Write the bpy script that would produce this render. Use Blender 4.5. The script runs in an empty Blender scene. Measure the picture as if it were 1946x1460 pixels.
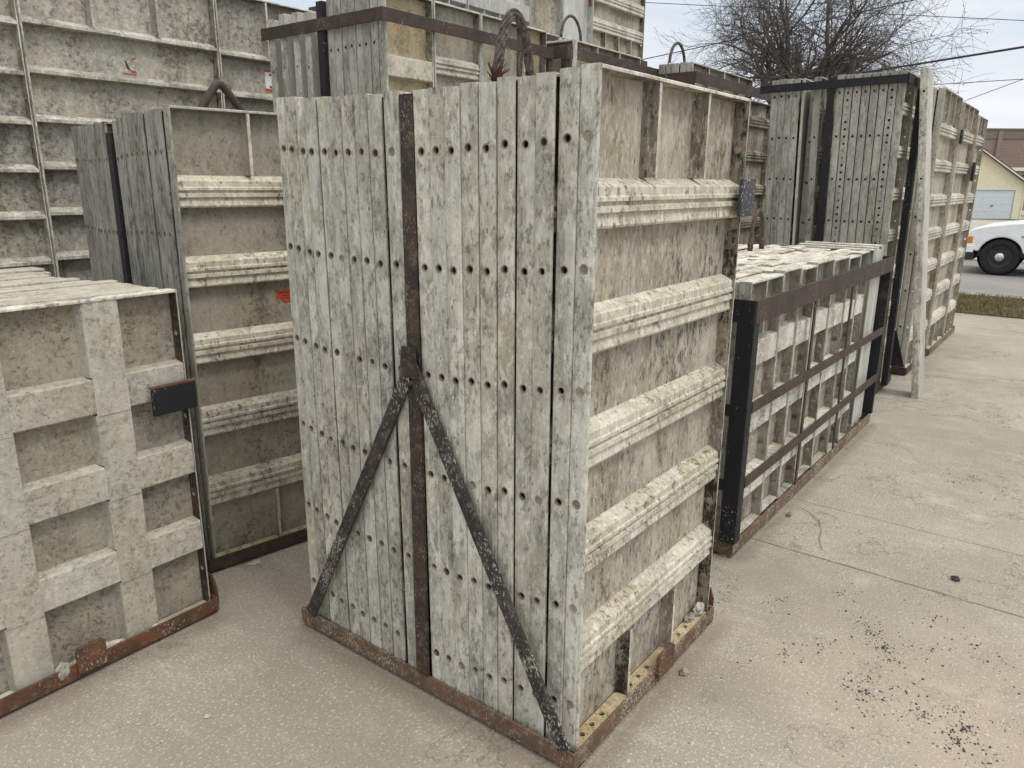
import bpy, bmesh, math, random
from mathutils import Vector, Matrix
R = math.radians
random.seed(7)
S = bpy.context.scene
COL = S.collection

# ---------------------------------------------------------------- camera, sky, sun, exposure
# world axes: x runs along the row of racks (away to the right), y away to the left, z up
cam = bpy.data.cameras.new("camera"); camo = bpy.data.objects.new("camera", cam); COL.objects.link(camo)
S.camera = camo
FW = Vector((0.76626522, 0.58736489, -0.26046134)); RT = Vector((0.60993665, -0.79241531, 0.00743416))
UP = RT.cross(FW).normalized(); RT = FW.cross(UP).normalized()
camo.matrix_world = Matrix(((RT.x, UP.x, -FW.x, 0), (RT.y, UP.y, -FW.y, 0), (RT.z, UP.z, -FW.z, 1.6154), (0, 0, 0, 1)))
cam.sensor_width = 36; cam.lens = 36 * 1422.6 / 1946; cam.clip_start = 0.05; cam.clip_end = 2000

SUN_EL, SUN_AZ = R(58), R(-88)          # azimuth in world axes, from +x towards +y
w = bpy.data.worlds.new("World"); S.world = w; w.use_nodes = True
nt = w.node_tree; nt.nodes.clear()
o_ = nt.nodes.new('ShaderNodeOutputWorld'); bg = nt.nodes.new('ShaderNodeBackground')
sky = nt.nodes.new('ShaderNodeTexSky'); sky.sky_type = 'NISHITA'; sky.sun_disc = False
sky.sun_elevation = SUN_EL; sky.sun_rotation = R(90) - SUN_AZ; sky.dust_density = 2.0; sky.air_density = 1.0
tc = nt.nodes.new('ShaderNodeTexCoord'); mp = nt.nodes.new('ShaderNodeMapping'); mp.inputs['Scale'].default_value = (1.2, 1.2, 4.5)
nz = nt.nodes.new('ShaderNodeTexNoise'); nz.inputs['Scale'].default_value = 1.6; nz.inputs['Detail'].default_value = 5
rp = nt.nodes.new('ShaderNodeMapRange'); rp.inputs[1].default_value = 0.32; rp.inputs[2].default_value = 0.7; rp.inputs[3].default_value = 0.70; rp.inputs[4].default_value = 1.0
mx = nt.nodes.new('ShaderNodeMix'); mx.data_type = 'RGBA'
nt.links.new(tc.outputs['Generated'], mp.inputs[0]); nt.links.new(mp.outputs[0], nz.inputs[0]); nt.links.new(nz.outputs[0], rp.inputs[0])
nt.links.new(rp.outputs[0], mx.inputs[0]); nt.links.new(sky.outputs[0], mx.inputs[6]); 
sxy = nt.nodes.new('ShaderNodeSeparateXYZ'); nt.links.new(tc.outputs['Generated'], sxy.inputs[0])
gr = nt.nodes.new('ShaderNodeMapRange'); gr.inputs[1].default_value = 0.03; gr.inputs[2].default_value = 0.26; nt.links.new(sxy.outputs[2], gr.inputs[0])
cm = nt.nodes.new('ShaderNodeMix'); cm.data_type = 'RGBA'; cm.inputs[6].default_value = (7.9, 8.0, 8.3, 1); cm.inputs[7].default_value = (5.7, 7.1, 8.3, 1)
zr = nt.nodes.new('ShaderNodeMapRange'); zr.inputs[1].default_value = 0.30; zr.inputs[2].default_value = 0.95; nt.links.new(sxy.outputs[2], zr.inputs[0])
zm = nt.nodes.new('ShaderNodeMix'); zm.data_type = 'RGBA'; zm.inputs[7].default_value = (17.5, 16.4, 14.6, 1); nt.links.new(zr.outputs[0], zm.inputs[0])
n2 = nt.nodes.new('ShaderNodeTexNoise'); n2.inputs['Scale'].default_value = 3.2; n2.inputs['Detail'].default_value = 7; n2.inputs['Roughness'].default_value = .6; nt.links.new(mp.outputs[0], n2.inputs[0])
r2_ = nt.nodes.new('ShaderNodeMapRange'); r2_.inputs[1].default_value = .42; r2_.inputs[2].default_value = .66; r2_.inputs[4].default_value = .85; nt.links.new(n2.outputs[0], r2_.inputs[0])
wm_ = nt.nodes.new('ShaderNodeMix'); wm_.data_type = 'RGBA'; wm_.inputs[7].default_value = (8.3, 8.4, 8.7, 1); nt.links.new(r2_.outputs[0], wm_.inputs[0]); nt.links.new(cm.outputs[2], wm_.inputs[6]); nt.links.new(wm_.outputs[2], zm.inputs[6])
nt.links.new(gr.outputs[0], cm.inputs[0]); nt.links.new(zm.outputs[2], mx.inputs[7])
nt.links.new(mx.outputs[2], bg.inputs[0]); bg.inputs[1].default_value = 0.108
nt.links.new(bg.outputs[0], o_.inputs[0])

sl = bpy.data.lights.new("sun", 'SUN'); sl.energy = 1.3; sl.angle = R(18); sl.color = (1, 0.965, 0.9)
so = bpy.data.objects.new("sun", sl); COL.objects.link(so)
sd = Vector((math.cos(SUN_EL) * math.cos(SUN_AZ), math.cos(SUN_EL) * math.sin(SUN_AZ), math.sin(SUN_EL)))
so.rotation_euler = sd.to_track_quat('Z', 'Y').to_euler()
S.view_settings.view_transform = 'Standard'; S.view_settings.look = 'None'; S.view_settings.gamma = 1
S.view_settings.exposure = 0.10
S.render.engine = 'CYCLES'; S.render.resolution_x = 1024; S.render.resolution_y = 768

# ---------------------------------------------------------------- helpers
def tag(o, label=None, cat=None, group=None, kind=None):
    if label: o['label'] = label
    if cat: o['category'] = cat
    if group: o['group'] = group
    if kind: o['kind'] = kind
    return o
def thing(name, label, cat, loc=(0, 0, 0), rot=(0, 0, 0), group=None):
    o = bpy.data.objects.new(name, None); COL.objects.link(o); o.location = loc; o.rotation_euler = rot
    o.empty_display_size = 0.1
    return tag(o, label, cat, group)
class MB:
    def __init__(s): s.v = []; s.f = []
    def quad(s, a, b, c, d):
        n = len(s.v); s.v += [a, b, c, d]; s.f.append((n, n + 1, n + 2, n + 3))
    def poly(s, pts):
        n = len(s.v); s.v += list(pts); s.f.append(tuple(range(n, n + len(pts))))
    def box(s, x0, x1, y0, y1, z0, z1):
        n = len(s.v)
        s.v += [(x, y, z) for z in (z0, z1) for y in (y0, y1) for x in (x0, x1)]
        for q in ((0, 2, 3, 1), (4, 5, 7, 6), (0, 1, 5, 4), (2, 6, 7, 3), (0, 4, 6, 2), (1, 3, 7, 5)):
            s.f.append(tuple(n + i for i in q))
    def prism(s, prof, a, b, fn):
        """prof: 2d outline, extruded between a and b; fn(p,q,t)->xyz"""
        n = len(s.v); m = len(prof)
        s.v += [fn(p, q, a) for p, q in prof] + [fn(p, q, b) for p, q in prof]
        for i in range(m):
            j = (i + 1) % m; s.f.append((n + i, n + j, n + m + j, n + m + i))
        s.f.append(tuple(n + i for i in reversed(range(m)))); s.f.append(tuple(n + m + i for i in range(m)))
    def rprism(s, prof, a, b, fn, seg=20, amp=.0005):
        """prism whose outline wanders a little along its length, like caked metal"""
        from mathutils import noise as mn
        n = len(s.v); m = len(prof)
        for k in range(seg + 1):
            t = a + (b - a) * k / seg
            for p, q in prof:
                v = Vector(fn(p, q, t)); e = 0 if k in (0, seg) else 1
                s.v.append(tuple(v + mn.noise_vector(v * 55) * amp * e + mn.noise_vector(v * 14) * amp * e))
        for k in range(seg):
            for i in range(m):
                j = (i + 1) % m; s.f.append((n + k * m + i, n + k * m + j, n + (k + 1) * m + j, n + (k + 1) * m + i))
        s.f.append(tuple(n + i for i in reversed(range(m)))); s.f.append(tuple(n + seg * m + i for i in range(m)))
    def bar(s, p, q, wd, th, nrm):
        """flat bar from p to q, width wd in plane, thickness th along nrm"""
        p = Vector(p); q = Vector(q); nrm = Vector(nrm).normalized(); d = (q - p).normalized(); sd_ = d.cross(nrm).normalized() * wd / 2
        n = len(s.v)
        for e in (p, q):
            for a_, b_ in ((-1, 0), (1, 0), (1, 1), (-1, 1)):
                s.v.append(tuple(e + sd_ * a_ + nrm * th * b_))
        s.f += [(n, n + 1, n + 2, n + 3), (n + 7, n + 6, n + 5, n + 4)]
        for i in range(4):
            j = (i + 1) % 4; s.f.append((n + i, n + 4 + i, n + 4 + j, n + j))
    def tube(s, pts, r, sides=8, close=False):
        pts = [Vector(p) for p in pts]; m = len(pts); n = len(s.v)
        rr = r if isinstance(r, (list, tuple)) else [r] * m
        t0 = (pts[1] - pts[0]).normalized(); a_ = t0.orthogonal().normalized()
        for i, p in enumerate(pts):
            t = (pts[min(i + 1, m - 1)] - pts[max(i - 1, 0)]).normalized()
            a_ = (a_ - t * a_.dot(t)); a_ = a_.normalized() if a_.length > 1e-6 else t.orthogonal().normalized()
            b_ = t.cross(a_)
            for k in range(sides):
                g = 2 * math.pi * k / sides
                s.v.append(tuple(p + (a_ * math.cos(g) + b_ * math.sin(g)) * rr[i]))
        for i in range(m - 1):
            for k in range(sides):
                l = (k + 1) % sides
                s.f.append((n + i * sides + k, n + i * sides + l, n + (i + 1) * sides + l, n + (i + 1) * sides + k))
        s.f.append(tuple(n + k for k in reversed(range(sides)))); s.f.append(tuple(n + (m - 1) * sides + k for k in range(sides)))
    def lathe(s, prof, c, axis='y', sides=32):
        n = len(s.v)
        for r_, h in prof:
            for k in range(sides):
                g = 2 * math.pi * k / sides; ca, sa = r_ * math.cos(g), r_ * math.sin(g)
                s.v.append((c[0] + h, c[1] + ca, c[2] + sa) if axis == 'x' else ((c[0] + ca, c[1] + h, c[2] + sa) if axis == 'y' else (c[0] + ca, c[1] + sa, c[2] + h)))
        for i in range(len(prof) - 1):
            for k in range(sides):
                l = (k + 1) % sides
                s.f.append((n + i * sides + k, n + i * sides + l, n + (i + 1) * sides + l, n + (i + 1) * sides + k))
    def mesh(s, name, m, smooth=False):
        me = bpy.data.meshes.new(name); me.from_pydata(s.v, [], s.f); me.materials.append(m)
        bm = bmesh.new(); bm.from_mesh(me); bmesh.ops.recalc_face_normals(bm, faces=bm.faces); bm.to_mesh(me); bm.free()
        if smooth: me.polygons.foreach_set('use_smooth', [True] * len(me.polygons))
        me.update(); return me
    def build(s, name, m, parent=None, smooth=False, bevel=0):
        o = bpy.data.objects.new(name, s.mesh(name, m, smooth)); COL.objects.link(o)
        if parent: o.parent = parent
        if bevel:
            b = o.modifiers.new('bevel', 'BEVEL'); b.width = bevel; b.segments = 2; b.limit_method = 'ANGLE'
        return o
def copy_tree(o, parent=None):
    c = o.copy(); COL.objects.link(c); c.parent = parent
    for ch in list(o.children): copy_tree(ch, c)
    return c
ORD = 'first second third fourth fifth sixth seventh eighth ninth tenth eleventh twelfth thirteenth fourteenth fifteenth sixteenth seventeenth eighteenth nineteenth twentieth'.split()

# ---------------------------------------------------------------- materials
class N:
    def __init__(s, name):
        s.m = bpy.data.materials.new(name); s.m.use_nodes = True; s.t = s.m.node_tree; s.b = s.t.nodes['Principled BSDF']
        s.geo = s.t.nodes.new('ShaderNodeNewGeometry').outputs['Position']
    def L(s, a, b): s.t.links.new(a, b)
    def put(s, sock, val):
        if hasattr(val, 'is_output') or isinstance(val, bpy.types.NodeSocket): s.L(val, sock)
        else:
            if sock.type == 'RGBA' and len(val) == 3: val = (*val, 1)
            sock.default_value = val
    def math(s, op, a, b=0.0, c=None):
        n = s.t.nodes.new('ShaderNodeMath'); n.operation = op; s.put(n.inputs[0], a); s.put(n.inputs[1], b)
        if c is not None: s.put(n.inputs[2], c)
        return n.outputs[0]
    def vmul(s, v, k):
        n = s.t.nodes.new('ShaderNodeVectorMath'); n.operation = 'MULTIPLY'; s.L(v, n.inputs[0]); n.inputs[1].default_value = k; return n.outputs[0]
    def vadd(s, v, k):
        n = s.t.nodes.new('ShaderNodeVectorMath'); n.operation = 'ADD'; s.L(v, n.inputs[0]); s.put(n.inputs[1], k); return n.outputs[0]
    def rnd(s):
        return s.t.nodes.new('ShaderNodeObjectInfo').outputs['Random']
    def noise(s, v, scale, detail=4, rough=0.55, dist=0.0):
        n = s.t.nodes.new('ShaderNodeTexNoise'); s.L(v, n.inputs['Vector']); n.inputs['Scale'].default_value = scale
        n.inputs['Detail'].default_value = detail; n.inputs['Roughness'].default_value = rough; n.inputs['Distortion'].default_value = dist
        return n.outputs[0]
    def voro(s, v, scale, feat='F1', out='Distance'):
        n = s.t.nodes.new('ShaderNodeTexVoronoi'); s.L(v, n.inputs['Vector']); n.inputs['Scale'].default_value = scale; n.feature = feat; return n.outputs[out]
    def rng(s, a, lo, hi, o0=0.0, o1=1.0):
        n = s.t.nodes.new('ShaderNodeMapRange'); s.L(a, n.inputs[0]); n.inputs[1].default_value = lo; n.inputs[2].default_value = hi
        n.inputs[3].default_value = o0; n.inputs[4].default_value = o1; return n.outputs[0]
    def mix(s, f, a, b, mode='MIX'):
        n = s.t.nodes.new('ShaderNodeMix'); n.data_type = 'RGBA'; n.blend_type = mode; s.put(n.inputs[0], f); s.put(n.inputs[6], a); s.put(n.inputs[7], b); return n.outputs[2]
    def bump(s, h, strength, dist=0.002):
        n = s.t.nodes.new('ShaderNodeBump'); n.inputs['Strength'].default_value = strength; n.inputs['Distance'].default_value = dist
        s.L(h, n.inputs['Height']); s.L(n.outputs[0], s.b.inputs['Normal'])
    def done(s, col, rough=0.8, metal=0.0, spec=0.3):
        s.put(s.b.inputs['Base Color'], col); s.put(s.b.inputs['Roughness'], rough); s.b.inputs['Metallic'].default_value = metal
        s.b.inputs['Specular IOR Level'].default_value = spec; return s.m
def own(n, k=23.0):
    r = n.rnd(); v = n.t.nodes.new('ShaderNodeCombineXYZ')
    n.L(n.math('MULTIPLY', r, k), v.inputs[0]); n.L(n.math('MULTIPLY', r, k * 1.7), v.inputs[1]); n.L(n.math('MULTIPLY', r, k * 0.6), v.inputs[2])
    return n.vadd(n.geo, v.outputs[0]), r

def form_mat(name, light, mid, dark, crust, stretch=(1, 1, 1), speck=0.5, crustamt=0.4, streak=0.4, warm=(0.36, 0.29, 0.19), warmamt=0.25, bump=0.5, var=0.12, spk_scale=125, area_amt=.09, run=.35):
    n = N(name); P, r = own(n); Ps = n.vmul(P, stretch)
    big = n.noise(n.vmul(P, (1, 1, 0.5)), 3.2, 6, 0.62)
    c = n.mix(n.rng(big, 0.40, 0.60), mid, light)
    wn = n.noise(n.vadd(n.vmul(P, (1, 1, .45)), (7, 3, 1)), 2.6, 5, .65)
    c = n.mix(n.math('MULTIPLY', n.rng(wn, 0.46, 0.66), warmamt), c, warm)
    med = n.noise(Ps, 8, 8, 0.72)                                  # soft dirty clouds
    c = n.mix(n.math('MULTIPLY', n.rng(med, 0.47, 0.70), streak), c, dark)
    st = n.noise(n.vmul(P, (70, 70, 2.6)), 1.0, 5, 0.65)          # runs down the metal
    c = n.mix(n.math('MULTIPLY', n.rng(st, 0.5, 0.72), streak * run), c, dark)
    cr = n.noise(n.vadd(Ps, (3, 9, 5)), 30, 8, 0.78); crm = n.rng(cr, 0.50, 0.60)
    c = n.mix(n.math('MULTIPLY', crm, crustamt), c, crust)
    pt = n.noise(n.vadd(n.vmul(P, (1.5, 1.5, .5)), (5, 8, 2)), 6.5, 4, .55); ptd = n.rng(pt, 0.615, 0.64)      # scraped or damp patches with an edge
    c = n.mix(n.math('MULTIPLY', ptd, min(.6, streak * .75)), c, tuple(.45 * a + .55 * b for a, b in zip(mid, dark)))
    pl2 = n.rng(pt, 0.385, 0.36); c = n.mix(n.math('MULTIPLY', pl2, .45), c, crust)                        # chalky cement film
    area = n.rng(n.noise(n.vmul(P, (1, 1, .55)), 4.2, 6, .70), 0.34, 0.66, -area_amt, area_amt)
    sp = n.noise(Ps, spk_scale * .45, 7, 0.82); spm = n.rng(n.math('ADD', sp, area), 0.525, 0.625)
    deep = tuple(d * .42 for d in dark)
    c = n.mix(n.math('MULTIPLY', spm, speck), c, deep)
    sp2 = n.noise(n.vadd(Ps, (31, 17, 5)), spk_scale * .6, 7, 0.82); spl = n.rng(n.math('SUBTRACT', sp2, n.math('MULTIPLY', area, .6)), 0.52, 0.66)
    c = n.mix(n.math('MULTIPLY', spl, min(1, speck * .75)), c, tuple(min(.9, q * 1.25) for q in crust))
    pit = n.voro(Ps, spk_scale * .30); ptm = n.math('MULTIPLY', n.rng(n.math('ADD', pit, n.math('MULTIPLY', n.noise(P, 9, 3), .3)), 0.22, 0.27, 1, 0), .8)
    c = n.mix(n.math('MULTIPLY', ptm, min(1, speck * 1.1)), c, deep)
    br = n.rng(r, 0, 1, 1 - var, 1 + var * 0.6)
    hs = n.t.nodes.new('ShaderNodeHueSaturation'); n.L(c, hs.inputs['Color']); n.L(br, hs.inputs['Value'])
    h = n.math('ADD', cr, n.math('MULTIPLY', spm, -0.22)); h = n.math('ADD', h, n.math('MULTIPLY', sp2, 0.30)); h = n.math('ADD', h, n.math('MULTIPLY', st, .35)); h = n.math('SUBTRACT', h, n.math('MULTIPLY', ptm, .3))
    n.bump(h, bump, 0.006)
    return n.done(hs.outputs[0], n.rng(crm, 0, 1, 0.6, 0.85), 0, 0.3)

M = {}
M['edge'] = form_mat('weathered_edge_metal', (.60, .585, .52), (.425, .41, .36), (.13, .12, .092), (.74, .72, .645), (1, 1, .50), .66, .60, .75, warm=(.44, .375, .24), warmamt=.50, bump=.55, var=.16, area_amt=.06)
M['edgedark'] = form_mat('dull_weathered_edge_metal_shaded', (.34, .335, .305), (.235, .23, .205), (.075, .07, .058), (.44, .43, .38), (1, 1, .30), .70, .45, .75, warm=(.27, .235, .16), warmamt=.40, bump=.5, var=.14, area_amt=.08)  # edge metal of rack C, its shade put into a darker colour
M['edgemidshade'] = form_mat('grey_weathered_edge_metal_part_shaded', (.45, .44, .40), (.33, .32, .28), (.11, .10, .08), (.55, .54, .48), (1, 1, .35), .60, .45, .65, warm=(.36, .32, .22), warmamt=.40, bump=.4, var=.14, area_amt=.07)  # edge metal with part of the side shade put into its colour
M['dullface'] = form_mat('caked_face_metal_grey', (.38, .355, .29), (.29, .27, .22), (.11, .10, .07), (.44, .41, .34), (1, 1, .8), .60, .35, .45, warm=(.31, .26, .165), warmamt=.5, bump=.5)
M['face'] = form_mat('caked_face_metal', (.42, .385, .32), (.32, .29, .235), (.10, .085, .055), (.54, .505, .43), (1, 1, .42), .85, .45, .55, warm=(.36, .285, .165), warmamt=.60, bump=.5, area_amt=.085)
M['rib'] = form_mat('caked_rib_metal', (.62, .585, .485), (.47, .435, .345), (.16, .135, .088), (.78, .75, .66), (1, 1, .50), .85, .50, .45, warm=(.47, .39, .23), warmamt=.50, bump=.3, area_amt=.055)
M['rib2'] = form_mat('grey_rib_metal', (.50, .485, .43), (.38, .37, .32), (.14, .13, .10), (.66, .64, .57), (1, 1, .8), .60, .50, .50, warm=(.39, .34, .23), warmamt=.40, bump=.4, area_amt=.07)
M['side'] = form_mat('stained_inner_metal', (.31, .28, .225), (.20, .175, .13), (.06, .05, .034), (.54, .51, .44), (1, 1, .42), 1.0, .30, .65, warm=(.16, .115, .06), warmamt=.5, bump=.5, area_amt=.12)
M['cream'] = form_mat('cream_stained_metal', (.55, .47, .31), (.42, .35, .22), (.15, .12, .07), (.60, .54, .42), (1, 1, 1), .45, .3, .35, warm=(.44, .30, .12), warmamt=.5, bump=.4)
M['waffle'] = form_mat('concrete_coated_metal', (.52, .50, .435), (.42, .40, .34), (.19, .175, .135), (.62, .60, .53), (1, 1, 1), .50, .50, .35, warm=(.42, .355, .24), warmamt=.45, bump=.6, area_amt=.045)
M['wface'] = form_mat('concrete_coated_recess', (.41, .38, .31), (.32, .295, .24), (.125, .11, .075), (.47, .44, .37), (1, 1, 1), .65, .40, .42, warm=(.36, .29, .175), warmamt=.55, bump=.6, area_amt=.06)
M['dface'] = form_mat('tan_caked_metal', (.42, .39, .32), (.32, .31, .285), (.14, .13, .11), (.56, .54, .49), (1, 1, 1), .65, .50, .40, warm=(.38, .315, .205), warmamt=.50, bump=.9, spk_scale=90, area_amt=.09)
M['drib'] = form_mat('pale_ledge_metal', (.58, .56, .49), (.38, .365, .31), (.14, .125, .095), (.80, .78, .71), (1, 1, .6), .60, .60, .55, warm=(.34, .28, .18), warmamt=.35, bump=.6)
M['farrib'] = form_mat('pale_far_rib_metal', (.64, .61, .52), (.48, .45, .37), (.20, .175, .125), (.76, .74, .66), (1, 1, .8), .60, .4, .50, warmamt=.3, bump=.4)
M['farface'] = form_mat('far_face_metal', (.45, .42, .345), (.33, .305, .24), (.11, .095, .065), (.54, .51, .43), (1, 1, .5), .65, .3, .60, warmamt=.5, bump=.4)
M['alum'] = form_mat('bright_sheet_metal', (.56, .56, .55), (.44, .44, .42), (.21, .205, .19), (.68, .68, .66), (1, 1, .4), .40, .40, .5, warm=(.43, .40, .31), warmamt=.40, bump=.25)
M['skin'] = form_mat('smooth_skin_metal', (.56, .555, .51), (.45, .445, .40), (.24, .23, .19), (.66, .655, .61), (1, 1, .2), .3, .25, .35, warmamt=.2, bump=.2)
M['top'] = form_mat('white_caked_top_metal', (.72, .695, .61), (.54, .51, .43), (.16, .14, .10), (.84, .82, .76), (1, 1, 1), .70, .6, .65, warmamt=.3, bump=.6)

def rust_mat(name, rust, dark, scale_col, amt, bump=.6, paint=None, pamt=0, fleck=.66, fcol=(.45, .44, .40)):
    n = N(name); P, r = own(n)
    a_ = n.noise(P, 9, 9, .75); c = n.mix(n.rng(a_, .40, .60), dark, rust)
    b_ = n.noise(n.vadd(P, (2, 5, 9)), 32, 9, .82); k = n.rng(b_, .52, .60); c = n.mix(n.math('MULTIPLY', k, amt), c, scale_col)
    if paint:
        p_ = n.noise(P, 6, 9, .75); c = n.mix(n.math('MULTIPLY', n.rng(p_, .36, .44), pamt), c, paint)
    ar = n.rng(n.noise(P, 7, 4), .38, .62, -.07, .07); sp = n.noise(n.vmul(P, (1, 1, .6)), 150, 3, .65); fl = n.rng(n.math('ADD', sp, ar), fleck, fleck + .05); c = n.mix(fl, c, fcol)
    h = n.math('ADD', a_, n.math('MULTIPLY', b_, .9)); h = n.math('ADD', h, n.math('MULTIPLY', fl, .15)); n.bump(h, bump, .005)
    return n.done(c, n.rng(k, 0, 1, .6, .9), 0, .35)
M['rust'] = rust_mat('rusty_steel', (.155, .065, .034), (.075, .042, .028), (.28, .21, .15), .35, fleck=.64, fcol=(.36, .31, .25))
M['rustgrey'] = rust_mat('rusty_caked_steel', (.17, .095, .058), (.10, .07, .048), (.33, .29, .22), .65, fleck=.59, fcol=(.42, .38, .31))
M['brown'] = rust_mat('brown_painted_steel', (.105, .058, .036), (.035, .026, .021), (.22, .185, .15), .30, .4, (.034, .028, .026), .50, fleck=.68)
M['black'] = rust_mat('black_painted_steel', (.06, .04, .03), (.02, .018, .018), (.16, .14, .12), .10, .4, (.013, .014, .018), .95, fleck=.69)
M['plategrey'] = rust_mat('dark_grey_plate_steel', (.06, .055, .05), (.045, .045, .048), (.3, .3, .29), .3, .3, (.048, .052, .06), .9, fleck=.63, fcol=(.55, .55, .52))
M['scrape'] = rust_mat('scraped_black_steel', (.10, .075, .055), (.035, .03, .027), (.36, .34, .30), .70, .8, (.016, .017, .02), .60, fleck=.585, fcol=(.34, .325, .28))
M['postrust'] = rust_mat('dark_rusty_post_steel', (.065, .04, .028), (.025, .02, .017), (.24, .21, .17), .40, .6, fleck=.625, fcol=(.24, .215, .18))
n = N('wire_rope_steel'); P, r = own(n); k = n.noise(P, 60, 5); M['rope'] = n.done(n.mix(n.rng(k, .4, .6), (.035, .028, .023), (.13, .11, .095)), .6)
n = N('frayed_red_strands'); M['fray'] = n.done(n.mix(n.rng(n.noise(n.geo, 80), .4, .6), (.10, .03, .025), (.06, .03, .025)), .9)
n = N('galvanised_clamp'); M['galv'] = n.done(n.mix(n.rng(n.noise(n.geo, 50), .4, .6), (.3, .3, .3), (.45, .44, .42)), .5, .6)
def flat(name, col, rough=.6, metal=0, spec=.4):
    n = N(name); a_ = n.noise(n.geo, 6, 6, .6); lo = tuple(c * .88 for c in col)
    return n.done(n.mix(n.rng(a_, .35, .65), lo, col), rough, metal, spec)
M['hface'] = form_mat('pale_caked_face_metal', (.44, .41, .34), (.31, .28, .225), (.11, .095, .065), (.60, .575, .50), (1, 1, .8), .65, .45, .6, warm=(.42, .33, .18), warmamt=.5, bump=.6)
M['hside'] = form_mat('stained_pale_side_metal', (.40, .38, .32), (.27, .25, .20), (.10, .085, .06), (.54, .52, .46), (1, 1, .5), .6, .4, .6, warm=(.38, .28, .14), warmamt=.45, bump=.5)
M['hole'] = flat('dark_recess', (.012, .011, .01), .9)
M['plug'] = form_mat('rusty_bushing', (.42, .37, .30), (.28, .21, .15), (.10, .06, .035), (.42, .40, .35), (1, 1, 1), .5, .4, .4, warm=(.22, .10, .05), warmamt=.7, bump=.6)
M['red'] = flat('red_sticker', (.50, .07, .03), .6); M['white'] = flat('white_sticker', (.78, .77, .74), .6); M['ink'] = flat('black_ink', (.02, .02, .02), .7)
M['stone'] = flat('dark_gravel', (.055, .055, .055), .7)
M['lump'] = form_mat('concrete_lump', (.62, .59, .52), (.5, .47, .4), (.3, .27, .22), (.7, .68, .62), (1, 1, 1), .4, .4, .3, bump=.8)

# ---------------------------------------------------------------- panel builder
def plate(mb, L, B, holes, r, th, fn, groove=True, sides=16):
    """plate with drilled holes: a along the length, b across, c into the metal"""
    g0, g1 = (.20 * B, .80 * B)
    hb = (g1 - g0) / 2; cb = B / 2; rec = .0016 if groove else 0.0
    for face, c0, flip in ((0, 0.0, 1), (1, th, -1)):
        cur = 0.0
        for h in sorted(holes):
            if h - hb > cur: mb.quad(fn(cur, g0, c0), fn(cur, g1, c0), fn(h - hb, g1, c0), fn(h - hb, g0, c0))
            inn = []; out = []
            for k in range(sides):
                a_ = 2 * math.pi * k / sides; ca, sa = math.cos(a_), math.sin(a_)
                q = hb / max(abs(ca), abs(sa)); inn.append(fn(h + r * ca, cb + r * sa, c0)); out.append(fn(h + q * ca, cb + q * sa, c0))
            for k in range(sides):
                l = (k + 1) % sides; mb.quad(inn[k], out[k], out[l], inn[l])
                if face == 0:
                    a_ = 2 * math.pi * k / sides; b_ = 2 * math.pi * l / sides
                    mb.quad(fn(h + r * math.cos(a_), cb + r * math.sin(a_), 0), fn(h + r * math.cos(b_), cb + r * math.sin(b_), 0),
                            fn(h + r * math.cos(b_), cb + r * math.sin(b_), th), fn(h + r * math.cos(a_), cb + r * math.sin(a_), th))
            cur = h + hb
        mb.quad(fn(cur, g0, c0), fn(cur, g1, c0), fn(L, g1, c0), fn(L, g0, c0))
    ch = min(.0035, .1 * B)
    for sgn in (0, 1):
        f = (lambda b: b) if sgn == 0 else (lambda b: B - b)
        prof = [(f(g0), 0), (f(g0 - .0015), rec), (f(ch), rec), (f(0), rec + .0025), (f(0), th), (f(g0), th)]
        for (b0, c0), (b1, c1) in zip(prof[:-1], prof[1:]):
            mb.quad(fn(0, b0, c0), fn(L, b0, c0), fn(L, b1, c1), fn(0, b1, c1))
    for a_ in (0, L): mb.quad(fn(a_, 0, 0.003), fn(a_, B, 0.003), fn(a_, B, th), fn(a_, 0, th))

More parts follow.
